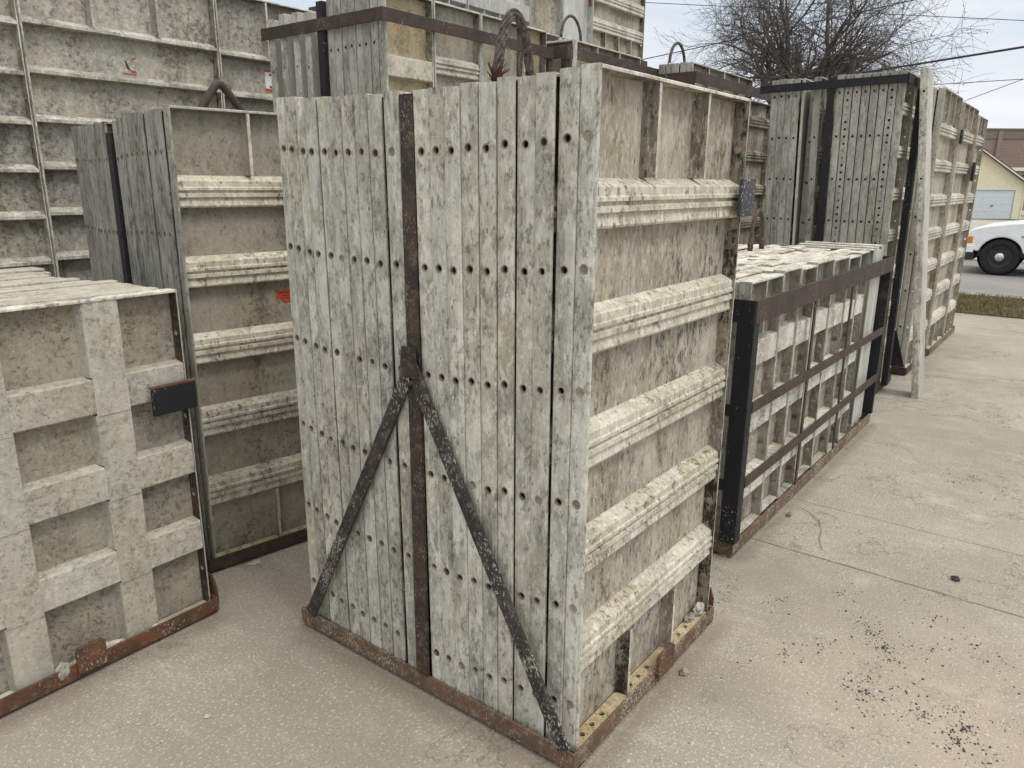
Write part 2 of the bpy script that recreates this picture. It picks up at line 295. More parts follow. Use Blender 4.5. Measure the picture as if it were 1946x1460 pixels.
_meshes = {}
def mesh_for(key, fn, mat, smooth=False):
    if key not in _meshes: mb = MB(); fn(mb); _meshes[key] = mb.mesh(key[0], mat, smooth)
    return _meshes[key]
def add(name, me, parent, loc=(0, 0, 0), rot=None, label=None):
    o = bpy.data.objects.new(name, me); COL.objects.link(o); o.parent = parent; o.location = loc
    if rot: o.rotation_euler = rot
    if label: o['label'] = label
    return o
SID = 12
def panel(w_, h_, t, style='hat', ribs=(), rib_h=.118, divs=(), divspan=(), holes=(), mats=('edge', 'face', 'rib', 'side'), bands=(), endholes=False, bushing=False, sides=12, hr=.0095, name='form_panel', topmat=None):
    root = bpy.data.objects.new(name, None); COL.objects.link(root); root.empty_display_size = .1
    me, mf, mr, ms = [M[k] for k in mats[:4]]; th = .009; K = (w_, h_, t, mats)
    hs = tuple(holes)
    def rail(mb): plate(mb, h_, t, hs, hr, th, lambda a_, b, c: (c, b, a_), True, sides)
    def rail2(mb): plate(mb, h_, t, hs, hr, th, lambda a_, b, c: (w_ - c, b, a_), True, sides)
    def two(mesh_, test):
        if len(mesh_.materials) < 2:
            mesh_.materials.append(ms)
            for p_ in mesh_.polygons:
                if test(p_.center, p_.normal): p_.material_index = 1
        return mesh_
    add('side_rail', two(mesh_for(('side_rail', K, hs, 0), rail, me), lambda c_, n_: c_.x > .0085), root)
    add('side_rail', two(mesh_for(('side_rail', K, hs, 1), rail2, me), lambda c_, n_: c_.x < w_ - .0085), root)
    mt = M[topmat] if topmat else me
    def top(mb):
        mb.rprism([(.003, h_), (t - .003, h_), (t - .001, h_ - .003), (t - .001, h_ - th), (.001, h_ - th), (.001, h_ - .003)], th, w_ - th, lambda p, q, x: (x, p, q))
    add('end_rail', two(mesh_for(('end_rail', K, topmat, 1), top, mt), lambda c_, n_: abs(c_.z - (h_ - th)) < .001), root)
    def bot(mb):
        eh = []
        if endholes:
            for i in range(3):
                c0 = th + (w_ - 2 * th) * i / 3; eh += [c0 + .058, c0 + .112, c0 + .17] if i == 0 else [c0 + .045, c0 + .10, c0 + .16]
        plate(mb, w_ - 2 * th, t - .008, [e - th for e in eh], .0095, th, lambda a_, b, c: (a_ + th, b + .002, th - c), False, 12)
    add('end_rail', mesh_for(('end_rail', K, endholes, 0), bot, M['cream'] if endholes else me), root)
    def sheet(mb): mb.box(th, w_ - th, t - .006, t - .0005, th, h_ - th)
    add('face_sheet', mesh_for(('face_sheet', K), sheet, mf), root)
    if style == 'hat':
        def rb(mb):
            H = rib_h / 2; yb = t - .006
            pr = [(yb, H), (.014, H - .017), (.009, H - .021), (.009, H * .30), (.004, H * .24), (.004, H * .08), (.014, H * .04), (.014, -H * .08), (.004, -H * .13), (.004, -H * .36), (.014, -H * .40), (.014, -H * .50), (.009, -H + .006), (.012, -H), (yb, -H - .004)]
            mb.rprism(pr, th, w_ - th, lambda p, q, x: (x, p, q))
        for z in ribs: add('cross_rib', mesh_for(('cross_rib', K, rib_h), rb, mr), root, (0, 0, z))
    elif style == 'ledge':
        def rb(mb):
            yb = t - .006; mb.rprism([(yb, .030), (.022, .012), (.003, .006), (.002, -.009), (.010, -.012), (yb, -.012)], th, w_ - th, lambda p, q, x: (x, p, q))
        for z in ribs: add('cross_rib', mesh_for(('cross_rib', K, 'ledge'), rb, mr), root, (0, 0, z))
    elif style == 'flat':
        def rb(mb):
            H = rib_h / 2; yb = t - .006
            mb.rprism([(yb, H + .006), (.006, H), (.003, H - .004), (.003, -H + .004), (.006, -H), (yb, -H - .006)], th, w_ - th, lambda p, q, x: (x, p, q))
        for z in ribs: add('cross_rib', mesh_for(('cross_rib', K, 'flat', rib_h), rb, mr), root, (0, 0, z))
    for i, (d0, dw) in enumerate(bands):           # wide vertical bands of the waffle pattern, cut between the ribs
        def bd(mb):
            yb = t - .006; H = dw / 2; lv = [th] + [q for z in ribs for q in (z - rib_h / 2 - .0065, z + rib_h / 2 + .0065)] + [h_ - th]
            for z0, z1 in zip(lv[::2], lv[1::2]):
                mb.prism([(-H - .006, yb), (-H, .007), (-H + .003, .004), (H - .003, .004), (H, .007), (H + .006, yb)], z0, z1, lambda p, q, z: (p, q, z))
            # the band face runs on over the crossing
            for z in ribs: mb.box(-H + .003, H - .003, .0015, .0028, z - rib_h / 2 - .008, z + rib_h / 2 + .008)
        add('upright_rib', mesh_for(('upright_rib', K, dw, tuple(ribs)), bd, mr), root, (d0, 0, 0))
    for (z0, z1) in divspan:
        for d in divs:
            def dv(mb): mb.rprism([(-.016, t - .006), (-.0075, .026), (-.0065, .004), (.0065, .004), (.0075, .026), (.015, t - .006)], 0, z1 - z0, lambda p, q, z: (p, q, z))
            def lip(mesh_):      # the worn front lip is pale, the faces are stained
                if len(mesh_.materials) < 2:
                    mesh_.materials.append(mr)
                    for p_ in mesh_.polygons:
                        if p_.center.y < .008: p_.material_index = 1
                return mesh_
            add('divider', lip(mesh_for(('divider', K, round(z1 - z0, 4)), dv, M[mats[4]] if len(mats) > 4 else ms)), root, (d, 0, z0))
    if bushing:
        def bu(mb): mb.lathe([(.0094, .009), (.0094, -.0004), (.0122, -.0006), (.0130, .0012)], (0, 0, 0), 'x', 20)
        def bp(mb): mb.lathe([(0, .0016), (.0095, .0014), (.0102, -.0006), (.0126, -.0007), (.0134, .0012)], (0, 0, 0), 'x', 20)
        plug = bushing == 'plug'
        for z in holes: add('bushing', mesh_for(('bushing', plug), bp if plug else bu, M['plug'], False), root, (0, t / 2, z))
        def bi(mb): mb.lathe([(0, -.004), (.0085, -.0035), (.0090, -.0015), (.0125, -.001), (.013, .0012)], (0, 0, 0), 'x', 20)
        if plug:
            for z in holes: add('bushing', mesh_for(('bushing', 'in'), bi, M['plug']), root, (w_ - th - .0005, t * .52, z))
    return root
def put(root, label, x, y, z, lean=0.0, tilt=0.0, rz=0.0, group=None, cat='form panel', hgt=1.83):
    """lean: how far the top moves along y; tilt: how far it moves along x"""
    root.location = (x, y, z); root.rotation_euler = (-math.atan2(lean, hgt), math.atan2(tilt, hgt), rz)
    tag(root, label, cat, group); return root
JT = lambda s: random.uniform(-s, s)
h6 = [.1524 + .3048 * i for i in range(6)]; r6 = [.3048 * i for i in range(1, 6)]
h8 = [.155 + .3085 * i for i in range(8)]; r8 = [.3048 * i for i in range(1, 8)]

def p6(bush=True, end=False, mats=('edge', 'face', 'rib', 'side')): return panel(.914, 1.829, .0535, 'hat', r6, .118, (.305, .610), ((.009, .243), (1.585, 1.820)), h6, mats=mats, endholes=end, bushing=bush, sides=16)

# ---------------------------------------------------------------- setting: ground, road, grass
def sheet_obj(name, x0, x1, y0, y1, z, mat, kind='structure'):
    mb = MB(); mb.quad((x0, y0, z), (x1, y0, z), (x1, y1, z), (x0, y1, z)); return tag(mb.build(name, mat), kind=kind)
n = N('yard_concrete'); P = n.geo
c = n.mix(n.rng(n.noise(P, .9, 6, .65), .36, .64), (.315, .288, .243), (.40, .372, .320))
c = n.mix(n.math('MULTIPLY', n.rng(n.noise(P, 4, 9, .75), .44, .66), .40), c, (.28, .25, .21))
c = n.mix(n.math('MULTIPLY', n.rng(n.noise(n.vadd(n.vmul(P, (1, .35, 1)), (4, 1, 0)), 9, 9, .8), .52, .66), .5), c, (.55, .515, .45))
ag = n.noise(P, 120, 3, .7); c = n.mix(n.math('MULTIPLY', n.rng(ag, .52, .60), .50), c, (.27, .24, .205))
ag2 = n.noise(n.vadd(P, (9, 2, 4)), 95, 3, .7); c = n.mix(n.math('MULTIPLY', n.rng(ag2, .57, .63), .70), c, (.70, .665, .60))
dk = n.noise(n.vadd(P, (1, 7, 3)), 170, 2, .6); dka = n.rng(n.noise(P, 3, 4, .7), .4, .62, -.03, .04); c = n.mix(n.math('MULTIPLY', n.rng(n.math('ADD', dk, dka), .62, .66), .75), c, (.11, .10, .09))
c = n.mix(n.math('MULTIPLY', n.rng(n.noise(n.vadd(P, (21, 5, 0)), .55, 7, .68), .46, .60), .38), c, (.235, .21, .175))
sx = n.t.nodes.new('ShaderNodeSeparateXYZ'); n.L(P, sx.inputs[0]); X, Y = sx.outputs[0], sx.outputs[1]
wob = n.math('MULTIPLY', n.math('SUBTRACT', n.noise(P, 5, 6, .7), .5), .035)
cut = None
def line(coord, at, wd, wobble=1.0):
    d = n.math('ABSOLUTE', n.math('SUBTRACT', n.math('ADD', coord, n.math('MULTIPLY', wob, wobble)), at)); return n.rng(d, wd * .4, wd, 1, 0)
ln = n.math('MAXIMUM', line(X, 3.25, .0085), n.math('MULTIPLY', line(X, 3.845, .006), .7))
ln = n.math('MAXIMUM', ln, line(X, 7.3, .006)); ln = n.math('MAXIMUM', ln, line(Y, -1.9, .006)); ln = n.math('MAXIMUM', ln, line(X, 10.2, .008)); ln = n.math('MAXIMUM', ln, n.math('MULTIPLY', line(X, -.7, .005), 1.0))
crk = n.math('MULTIPLY', n.rng(n.math('ABSOLUTE', n.math('SUBTRACT', n.noise(n.vadd(P, (13, 4, 0)), .75, 8, .66), .5)), 0, .0045, 1, 0), n.rng(n.noise(P, .8, 2), .42, .50, 0, .85))
brk = n.rng(n.noise(P, 7, 5, .7), .36, .50, .45, 1)
c = n.mix(n.math('MULTIPLY', n.math('MAXIMUM', n.math('MULTIPLY', ln, brk), crk), .85), c, (.10, .088, .075))
def spot(cx, cy, rr, soft=.5, ay=1.0):      # an irregular stain or darker patch with a place of its own
    v = n.t.nodes.new('ShaderNodeVectorMath'); v.operation = 'DISTANCE'; n.L(n.vmul(P, (1, ay, 0)), v.inputs[0]); v.inputs[1].default_value = (cx, cy * ay, 0)
    return n.rng(n.math('ADD', v.outputs['Value'], n.math('MULTIPLY', n.math('SUBTRACT', n.noise(P, 6, 7, .7), .5), rr * 1.8)), rr * soft, rr, 1, 0)
for cx, cy, rr, am, ay in ((2.35, .35, .55, .28, .45), (2.9, .1, .5, .18, .6), (2.2, -.05, .5, .2, 1), (4.6, -.3, .8, .15, 1)):
    c = n.mix(n.math('MULTIPLY', spot(cx, cy, rr, .2, ay), am), c, (.42, .335, .25))
for cx, cy, rr, am in ((4.3, .45, .12, .7), (4.2, .25, .08, .6), (3.15, .55, .07, .45), (6.2, .1, .3, .4), (5.2, -.1, .2, .4), (8.0, .5, .6, .4)):
    c = n.mix(n.math('MULTIPLY', spot(cx, cy, rr, .1), am * .45), c, (.60, .575, .52))
for cx, cy, rr, am in ((.9, 1.6, .9, .30), (1.5, 2.4, .5, .35), (.2, 1.2, .6, .25), (1.1, .7, .5, .2), (3.0, .85, .35, .3), (5.5, .6, .5, .2), (2.9, .5, .3, .2), (2.1, .72, .25, .3)):
    c = n.mix(n.math('MULTIPLY', spot(cx, cy, rr, .05), am), c, (.20, .18, .15))  # darker ground at left: shade and dirt together painted into the colour
def strip(coord, at, wd, along, a0, a1):      # rust-brown band along the base of a rack
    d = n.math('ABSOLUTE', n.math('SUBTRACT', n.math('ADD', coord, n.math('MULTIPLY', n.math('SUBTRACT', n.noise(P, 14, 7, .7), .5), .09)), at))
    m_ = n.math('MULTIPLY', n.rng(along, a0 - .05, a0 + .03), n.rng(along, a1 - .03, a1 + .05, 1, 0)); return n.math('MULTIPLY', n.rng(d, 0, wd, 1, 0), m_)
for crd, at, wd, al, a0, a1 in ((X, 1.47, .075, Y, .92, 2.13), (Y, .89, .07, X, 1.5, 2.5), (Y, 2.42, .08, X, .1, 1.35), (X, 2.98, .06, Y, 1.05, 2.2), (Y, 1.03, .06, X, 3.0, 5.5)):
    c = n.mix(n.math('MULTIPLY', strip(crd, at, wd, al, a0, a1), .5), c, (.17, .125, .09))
n.bump(n.math('ADD', n.math('ADD', ag2, ag), n.math('MULTIPLY', ln, -1.5)), .5, .002)
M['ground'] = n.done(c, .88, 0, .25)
def terr_z(x): return 0.0 if x < 20 else max(-.5, -.46 * (x - 20) / 38.0)
mb = MB(); xs = [-900, -100, -20, 0, 13.25, 20, 30, 40, 50, 58, 62, 200, 1200]
for a_, b_ in zip(xs[:-1], xs[1:]):
    mb.quad((a_, -1000, terr_z(a_) - .03), (b_, -1000, terr_z(b_) - .03), (b_, 1000, terr_z(b_) - .03), (a_, 1000, terr_z(a_) - .03))
n = N('dirt_and_turf'); P = n.geo
c = n.mix(n.rng(n.noise(P, .12, 6, .6), .44, .6), (.36, .33, .28), (.13, .135, .06)); c = n.mix(n.math('MULTIPLY', n.rng(n.noise(P, 3, 6, .7), .45, .6), .4), c, (.24, .22, .17))
n.bump(n.noise(P, 6, 6, .7), .6, .05); M['terrain'] = n.done(c, .95)
tag(mb.build('terrain', M['terrain']), kind='structure')
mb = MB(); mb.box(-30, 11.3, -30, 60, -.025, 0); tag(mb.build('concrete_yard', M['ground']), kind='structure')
n = N('road_asphalt'); P = n.geo
c = n.mix(n.rng(n.noise(P, .8, 7, .65), .36, .64), (.20, .195, .19), (.255, .25, .24)); c = n.mix(n.math('MULTIPLY', n.rng(n.noise(P, 45, 3, .8), .5, .7), .6), c, (.36, .35, .33))
n.bump(n.noise(P, 60, 3, .8), .5, .01); M['asphalt'] = n.done(c, .9)
mb = MB(); mb.box(13.25, 19.6, -200, 200, -.028, -.006); tag(mb.build('road', M['asphalt']), kind='structure')
n = N('kerb_concrete'); M['kerb'] = n.done(n.mix(n.rng(n.noise(n.geo, 4, 7, .7), .4, .6), (.38, .35, .31), (.5, .48, .43)), .9)
for x0 in (13.1, 19.6):
    mb = MB()
    for k in range(-60, 60): mb.box(x0, x0 + .15, k * 1.5 + .004, k * 1.5 + 1.496, -.027, .035)
    tag(mb.build('kerb', M['kerb']), kind='structure')
n = N('verge_soil'); M['soil'] = n.done(n.mix(n.rng(n.noise(n.geo, 5, 7, .7), .4, .6), (.13, .105, .07), (.12, .14, .055)), .95)
mb = MB(); mb.box(11.3, 13.1, -60, 60, -.027, .018); tag(mb.build('grass_verge', M['soil']), kind='structure')
n = N('gravel_drive'); P = n.geo
c = n.mix(n.rng(n.noise(P, .5, 6, .7), .4, .6), (.36, .33, .29), (.47, .44, .40)); c = n.mix(n.math('MULTIPLY', n.rng(n.noise(P, 14, 4, .8), .5, .65), .5), c, (.22, .2, .18))
n.bump(n.noise(P, 14, 5, .8), .6, .04); M['gravel'] = n.done(c, .95)
mb = MB()
for a_, b_ in ((19.76, 30), (30, 40), (40, 50), (50, 56)):
    mb.quad((a_, 1.2, terr_z(a_) - .012), (b_, .6 + (b_ - 50) * .0, terr_z(b_) - .012), (b_, 8, terr_z(b_) - .012), (a_, 8, terr_z(a_) - .012))
tag(mb.build('driveway', M['gravel']), kind='structure')
# grass blades on the verge, as many as nobody could count
n = N('grass_blades'); P = n.geo
c = n.mix(n.rng(n.noise(P, 3, 4), .38, .62), (.075, .10, .03), (.20, .18, .085)); c = n.mix(n.rng(n.noise(P, 25, 3), .45, .6), c, (.27, .215, .13)); M['grass'] = n.done(c, .8)
def blades(name, x0, x1, y0, y1, cnt, hh, z0, seed):
    rg = random.Random(seed); mb = MB()
    for i in range(cnt):
        x, y = rg.uniform(x0, x1), rg.uniform(y0, y1); a_ = rg.uniform(0, 6.28); hgt = hh * rg.uniform(.4, 1.3); wd = rg.uniform(.004, .008)
        dx, dy = math.cos(a_) * wd, math.sin(a_) * wd; lx, ly = JTR(rg, hh * .7), JTR(rg, hh * .7)
        k = len(mb.v); zz = z0(x) if callable(z0) else z0
        mb.v += [(x - dx, y - dy, zz), (x + dx, y + dy, zz), (x + lx, y + ly, zz + hgt)]; mb.f.append((k, k + 1, k + 2))
    me = bpy.data.meshes.new(name); me.from_pydata(mb.v, [], mb.f); me.materials.append(M['grass']); o = bpy.data.objects.new(name, me); COL.objects.link(o); return o
def JTR(rg, s): return rg.uniform(-s, s)
tag(blades('verge_grass', 11.25, 13.12, -3.5, 4.0, 42000, .06, .015, 3), 'short patchy green grass on the verge beside the road', 'grass', kind='stuff')

# ---------------------------------------------------------------- rack A: the near stack in the middle
def bulge(s): return math.sin(math.pi * min(1, max(0, s))) ** .8
AX, AY, AZ = 1.535, .934, .045
T = .0543
protoA = p6(True); plugA = p6('plug', True)
GA = 'form panels standing on edge in the near rack'
ys = [AY + .0532 * i + (.0055 if i > 1 else 0) + (.0045 if i > 3 else 0) for i in range(10)] + [1.531 + (0 if i == 0 else .010 + .0577 * i) for i in range(10)]
for i, y in enumerate(ys):
    s = (y - AY) / 1.2; b = bulge(s)
    if i == 0: rt = plugA; lab = 'nearest form panel of the middle rack, its ribbed beige face towards the yard'
    else:
        rt = protoA if i == 1 else copy_tree(protoA)
        if i < 10: lab = 'grey form panel edge in the near rack, %s right of the dark upright post' % ORD[9 - i]
        else: lab = 'grey form panel edge in the near rack, %s left of the dark upright post' % ORD[i - 10]
    put(rt, lab, AX - .028 * b + JT(.0025), y, AZ - .030 * b + JT(.002) + (0 if i < 2 else JT(.003)), JT(.001), -.024 * b + JT(.003), 0, GA)
for ob_ in [o for o in bpy.data.objects if o.name.startswith('bushing')]:      # a few holes are clogged with cement
    if ob_.data == _meshes.get(('bushing', False)) and random.random() < .05:
        ob_.data = mesh_for(('bushing', 'clog'), lambda mb: mb.lathe([(0, .0045), (.007, .003), (.0094, .0008), (.0100, -.0006), (.0122, -.0006), (.0130, .0012)], (0, 0, 0), 'x', 20), M['plug'])
def rack(label, x0, x1, y0, y1, mat, rail_h=.06, th=.008, feet=True, loc=(0, 0, 0)):
    r = thing('storage_rack', label, 'storage rack', (x0, y0, 0)); W_, D_ = x1 - x0, y1 - y0
    for seg in ('f', 'b'):
        mb = MB(); y = 0 if seg == 'f' else D_ - th
        mb.box(th, W_ - th, y, y + th, .012, .012 + rail_h); mb.box(th, W_ - th, (y + th if seg == 'f' else y - .05), (y + .05 + th if seg == 'f' else y), .012, .012 + th); mb.build('base_rail', M[mat], r, bevel=.0015)
    for x in (0, W_ - th):
        mb = MB(); mb.box(x, x + th, 0, D_, .012, .012 + rail_h); mb.box(x + (th if x == 0 else -.05), x + (.05 + th if x == 0 else 0), .0, D_, .0121, .0115 + th); mb.build('base_rail', M[mat], r, bevel=.0015)
    if feet:
        for fx in (.004, W_ - .07):
            for fy in (.01, D_ - .07): mb = MB(); mb.box(fx, fx + .065, fy, fy + .06, 0, .0119); mb.build('foot', M[mat], r)
    return r
rA = rack('near rusty rack with crossed black braces holding the middle stack', 1.498, 2.468, .918, 2.135, 'rustgrey', .058)
def part(name, mat, parent, fn, bevel=.0012, label=None):
    mb = MB(); fn(mb); o = mb.build(name, M[mat], parent, bevel=bevel)
    if parent: o.matrix_parent_inverse = parent_inv(parent)
    if label: o['label'] = label
    return o
def parent_inv(p): return (Matrix.Translation(p.location) @ p.rotation_euler.to_matrix().to_4x4()).inverted()
part('post', 'postrust', rA, lambda mb: (mb.box(1.492, 1.504, 1.478, 1.528, .072, 1.838), mb.box(1.505, 1.56, 1.5155, 1.5275, .075, 1.836)))
part('brace', 'scrape', rA, lambda mb: mb.bar((1.478, 1.495, 1.115), (1.478, 2.055, .085), .045, .011, (1, 0, 0)))
part('brace', 'scrape', rA, lambda mb: mb.bar((1.478, 1.510, 1.115), (1.478, .945, .085), .045, .011, (1, 0, 0)))
part('gusset', 'postrust', rA, lambda mb: mb.prism([(1.478, 1.16), (1.528, 1.16), (1.540, 1.07), (1.468, 1.07)], 1.4695, 1.4775, lambda p, q, x: (x, p, q)))
part('retainer_tab', 'rust', rA, lambda mb: mb.prism([(1.985, .03), (2.10, .03), (2.10, .108), (2.088, .120), (1.995, .120), (1.985, .108)], .905, .9175, lambda p, q, y: (p, y, q)))
part('corner_plate', 'rust', rA, lambda mb: mb.prism([(.925, .03), (1.0, .03), (1.0, .14), (.94, .14), (.925, .10)], 2.4685, 2.476, lambda p, q, x: (x, p, q)))
part('retainer_bar', 'plategrey', rA, lambda mb: (mb.box(2.365, 2.475, .906, .920, 1.515, 1.632), mb.box(2.462, 2.475, .9205, 2.12, 1.545, 1.60)), .004)
part('post', 'postrust', rA, lambda mb: mb.box(2.4555, 2.468, 1.478, 1.528, .072, 1.838))

# wire rope lifting loops
def rope_loop(name, label, pts, rad, mat='rope', strands=6, twist=26, group=None, tail=None):
    t = thing(name, label, 'lifting cable', pts[0], group=group); o0 = Vector(pts[0])
    P_ = [Vector(p) for p in pts]; sm = []
    for i in range(len(P_) - 1):
        a_, b_, c_, d_ = P_[max(i - 1, 0)], P_[i], P_[i + 1], P_[min(i + 2, len(P_) - 1)]
        for k in range(10):
            u = k / 10; sm.append(.5 * ((2 * b_) + (c_ - a_) * u + (2 * a_ - 5 * b_ + 4 * c_ - d_) * u * u + (3 * b_ - a_ - 3 * c_ + d_) * u ** 3) - o0)
    sm.append(P_[-1] - o0); mb = MB()
    if strands:
        acc = 0; frames = []; a_ = (sm[1] - sm[0]).orthogonal().normalized()
        for i, p in enumerate(sm):
            tg = (sm[min(i + 1, len(sm) - 1)] - sm[max(i - 1, 0)]).normalized(); a_ = (a_ - tg * a_.dot(tg)).normalized()
            if i: acc += (sm[i] - sm[i - 1]).length
            frames.append((p, a_.copy(), tg.cross(a_), acc))
        for k in range(strands):
            ph = 6.283 * k / strands
            mb.tube([p + (a * math.cos(ph + s_ * twist) + b * math.sin(ph + s_ * twist)) * rad * .6 for p, a, b, s_ in frames], rad * .42, 6)
    else: mb.tube(sm, rad, 10)
    mb.build('rope', M[mat], t, True)
    return t

# ---------------------------------------------------------------- rack C: stack behind on the left
GC = 'form panels standing on edge in the back left rack'
CX, CY = 1.520, 2.752
protoC = p6(True, False, ('edgedark', 'face', 'rib2', 'dullface')); cfr = panel(.914, 1.829, .0535, 'hat', r6, .118, (.305, .610), ((.009, .243), (1.585, 1.820)), h6, ('edgemidshade', 'dullface', 'rib', 'dullface'), endholes=True, sides=12)
def sticker(parent, x0, x1, z0, z1, y, kind):
    s_ = thing_child = bpy.data.objects.new('sticker', None)
    bpy.data.objects.remove(s_)
    if kind == 'red':
        mb = MB(); mb.poly([(x0, y, z0 + .02), (x0 + .02, y, z0 + .016), (x0 + .035, y, z0), (x1, y, z0), (x1, y, z1), (x0 + .01, y, z1)]); o = mb.build('sticker', M['red'], parent)
        mb = MB(); rg = random.Random(5)
        for r_ in range(3):
            xx = x0 + .012 + (.02 if r_ > 0 else 0); zz = z1 - .008 - r_ * .012
            while xx < x1 - .008: wv = rg.uniform(.003, .007); mb.quad((xx, y - .0004, zz), (xx + wv, y - .0004, zz), (xx + wv, y - .0004, zz - .004), (xx, y - .0004, zz - .004)); xx += wv + .003
        mb.build('lettering', M['ink'], o); o['label'] = 'torn red orange sticker'
    return
SK = R(9); cs_, sn_ = math.cos(SK), math.sin(SK)
ysC = [.0543 * i for i in range(10)] + [.615 + .0543 * i for i in range(10)]
for i, q in enumerate(ysC):
    s = q / 1.2; b = bulge(s * .8)
    if i == 0: rt = cfr; lab = 'form panel of the back left rack with orange sticker, ribbed face forward'
    else:
        rt = protoC if i == 1 else copy_tree(protoC)
        lab = 'weathered form panel edge in the back left rack, %s %s of the black post' % ((ORD[9 - i], 'right') if i < 10 else (ORD[i - 10], 'left'))
    off = -.03 * b + JT(.003)
    put(rt, lab, CX + q * sn_ + off, CY + q * cs_, .045 - .03 * b + JT(.003) + (.006 if 3 < i < 9 else 0), 0, -.01 * b + JT(.003), -SK, GC)
sticker(cfr, .385, .478, 1.060, 1.112, .0455, 'red')
rC = rack('brown rack under the back left stack of tall panels', 1.488, 2.468, 2.738, 3.98, 'brown', .055); rC.rotation_euler.z = -SK
RCI = (Matrix.Translation(rC.location) @ Matrix.Rotation(-SK, 4, 'Z'))
def partR(name, mat, fn):
    mb = MB(); fn(mb); return mb.build(name, M[mat], rC, bevel=.0012)
partR('post', 'black', lambda mb: mb.box(-.016, .012, .562, .622, .07, 1.80))
partR('brace', 'black', lambda mb: mb.bar((-.018, .05, .09), (-.018, .55, .95), .045, .010, (1, 0, 0)))
def bail(mb):
    c0 = Vector((1.815, 3.10, 1.84)); c1 = Vector((2.115, 3.10, 1.84)); ap = Vector((1.957, 3.10, 2.03))
    pts = []; 
    for a_, b_ in ((c0, ap), (ap, c1)):
        for k in range(9): pts.append(a_.lerp(b_, k / 8))
    sm = pts[:]
    for _ in range(4): sm = [sm[0]] + [(sm[i - 1] + sm[i] * 2 + sm[i + 1]) / 4 for i in range(1, len(sm) - 1)] + [sm[-1]]
    mb.tube(sm, .017, 12)
bo = thing('lifting_bail', 'bent dark pipe handle above the back left stack', 'lifting handle', (1.83, 3.10, 1.8))
o = part('handle_pipe', 'brown', bo, bail, 0); o.data.polygons.foreach_set('use_smooth', [True] * len(o.data.polygons))

# ---------------------------------------------------------------- rack B: low stack at left front with waffle panels
def p4w(w_=.914, mats=('waffle', 'wface', 'waffle', 'side'), tm='top'):
    k = w_ / .914
    bands = [(.235 * k + .06 * k, .115 * k), (.60 * k + .05 * k, .115 * k)] if w_ > .6 else ([(w_ * .5, .06)] if w_ > .35 else [])
    return panel(w_, 1.22, .0535, 'flat', [.30, .605, .905], .115, (), (), [.1524 + .3048 * i for i in range(4)], mats, bands, topmat=tm, sides=10)
BX, BY, BZ = .425, 2.462, .03
GB = 'low coated form panels stacked in the left front rack'
pb = p4w(tm='waffle'); fb = p4w(mats=('waffle', 'wface', 'waffle', 'postrust'))
# embossed foundry marks in the right column of cells
def emboss(mb, x, z, s_):
    def bar(a0, b0, a1, b1): mb.box(x + min(a0, a1) * s_, x + max(a0, a1) * s_ , .0455, .0476, z + min(b0, b1) * s_, z + max(b0, b1) * s_)
    for q in ((0, 0, .14, 1), (.14, 0, .7, .14), (.14, .43, .6, .57), (.14, .86, .7, 1), (1.0, 0, 1.14, 1), (1.14, .43, 1.5, .57), (1.5, 0, 1.64, 1)): bar(*q)
for i in range(20):
    y = BY + .0555 * i; rt = fb if i == 0 else (pb if i == 1 else copy_tree(pb))
    off = 0 if i == 0 else [-.035, -.04, -.10, -.105, -.11, -.05][min(5, (i - 1) // 3)] + JT(.004)
    lab = 'concrete coated waffle form panel at left front with square recesses' if i == 0 else 'pale top edge of a low form panel, %s behind the waffle face' % ORD[i - 1]
    put(rt, lab, BX + off, y, BZ + (0 if i == 0 else JT(.007)), 0, 0, R(1.1), GB)
for zz, xx in ((1.06, .77), (.76, .78), (.47, .78), (.14, .79)):
    mb = MB(); mk = MB(); emboss(mk, 0, 0, .026)
    me = mk.mesh('foundry_mark', M['wface']); o = add('foundry_mark', me, fb, (xx, 0, zz)); 
    for v in me.vertices: x_, z_ = v.co.x, v.co.z; v.co.x, v.co.z = -z_, x_
rB = rack('red rusty rack with turned up tab under the left front stack', .395, 1.350, 2.432, 3.62, 'rust', .055); rB.rotation_euler.z = R(1.1)
rB2 = rB
def partL(name, mat, parent, fn, bevel=.0015):      # geometry given in the parent's own axes
    mb = MB(); fn(mb); return mb.build(name, M[mat], parent, bevel=bevel)
partL('retainer_tab', 'rust', rB, lambda mb: mb.prism([(.435, .03), (.53, .03), (.53, .115), (.52, .125), (.445, .125), (.435, .115)], -.013, -.0005, lambda p, q, y: (p, y, q)))
partL('corner_plate', 'rust', rB, lambda mb: mb.prism([(.005, .03), (.08, .03), (.08, .15), (.03, .15), (.005, .10)], .9555, .962, lambda p, q, x: (x, p, q)))
partL('retainer_bar', 'black', rB, lambda mb: (mb.box(.795, .955, -.004, .010, .832, .928), mb.box(.943, .955, .0105, 1.15, .855, .91)), .004)
partL('retainer_bar', 'rust', rB, lambda mb: mb.box(.793, .957, -.0045, .0105, .9285, .936), .001)

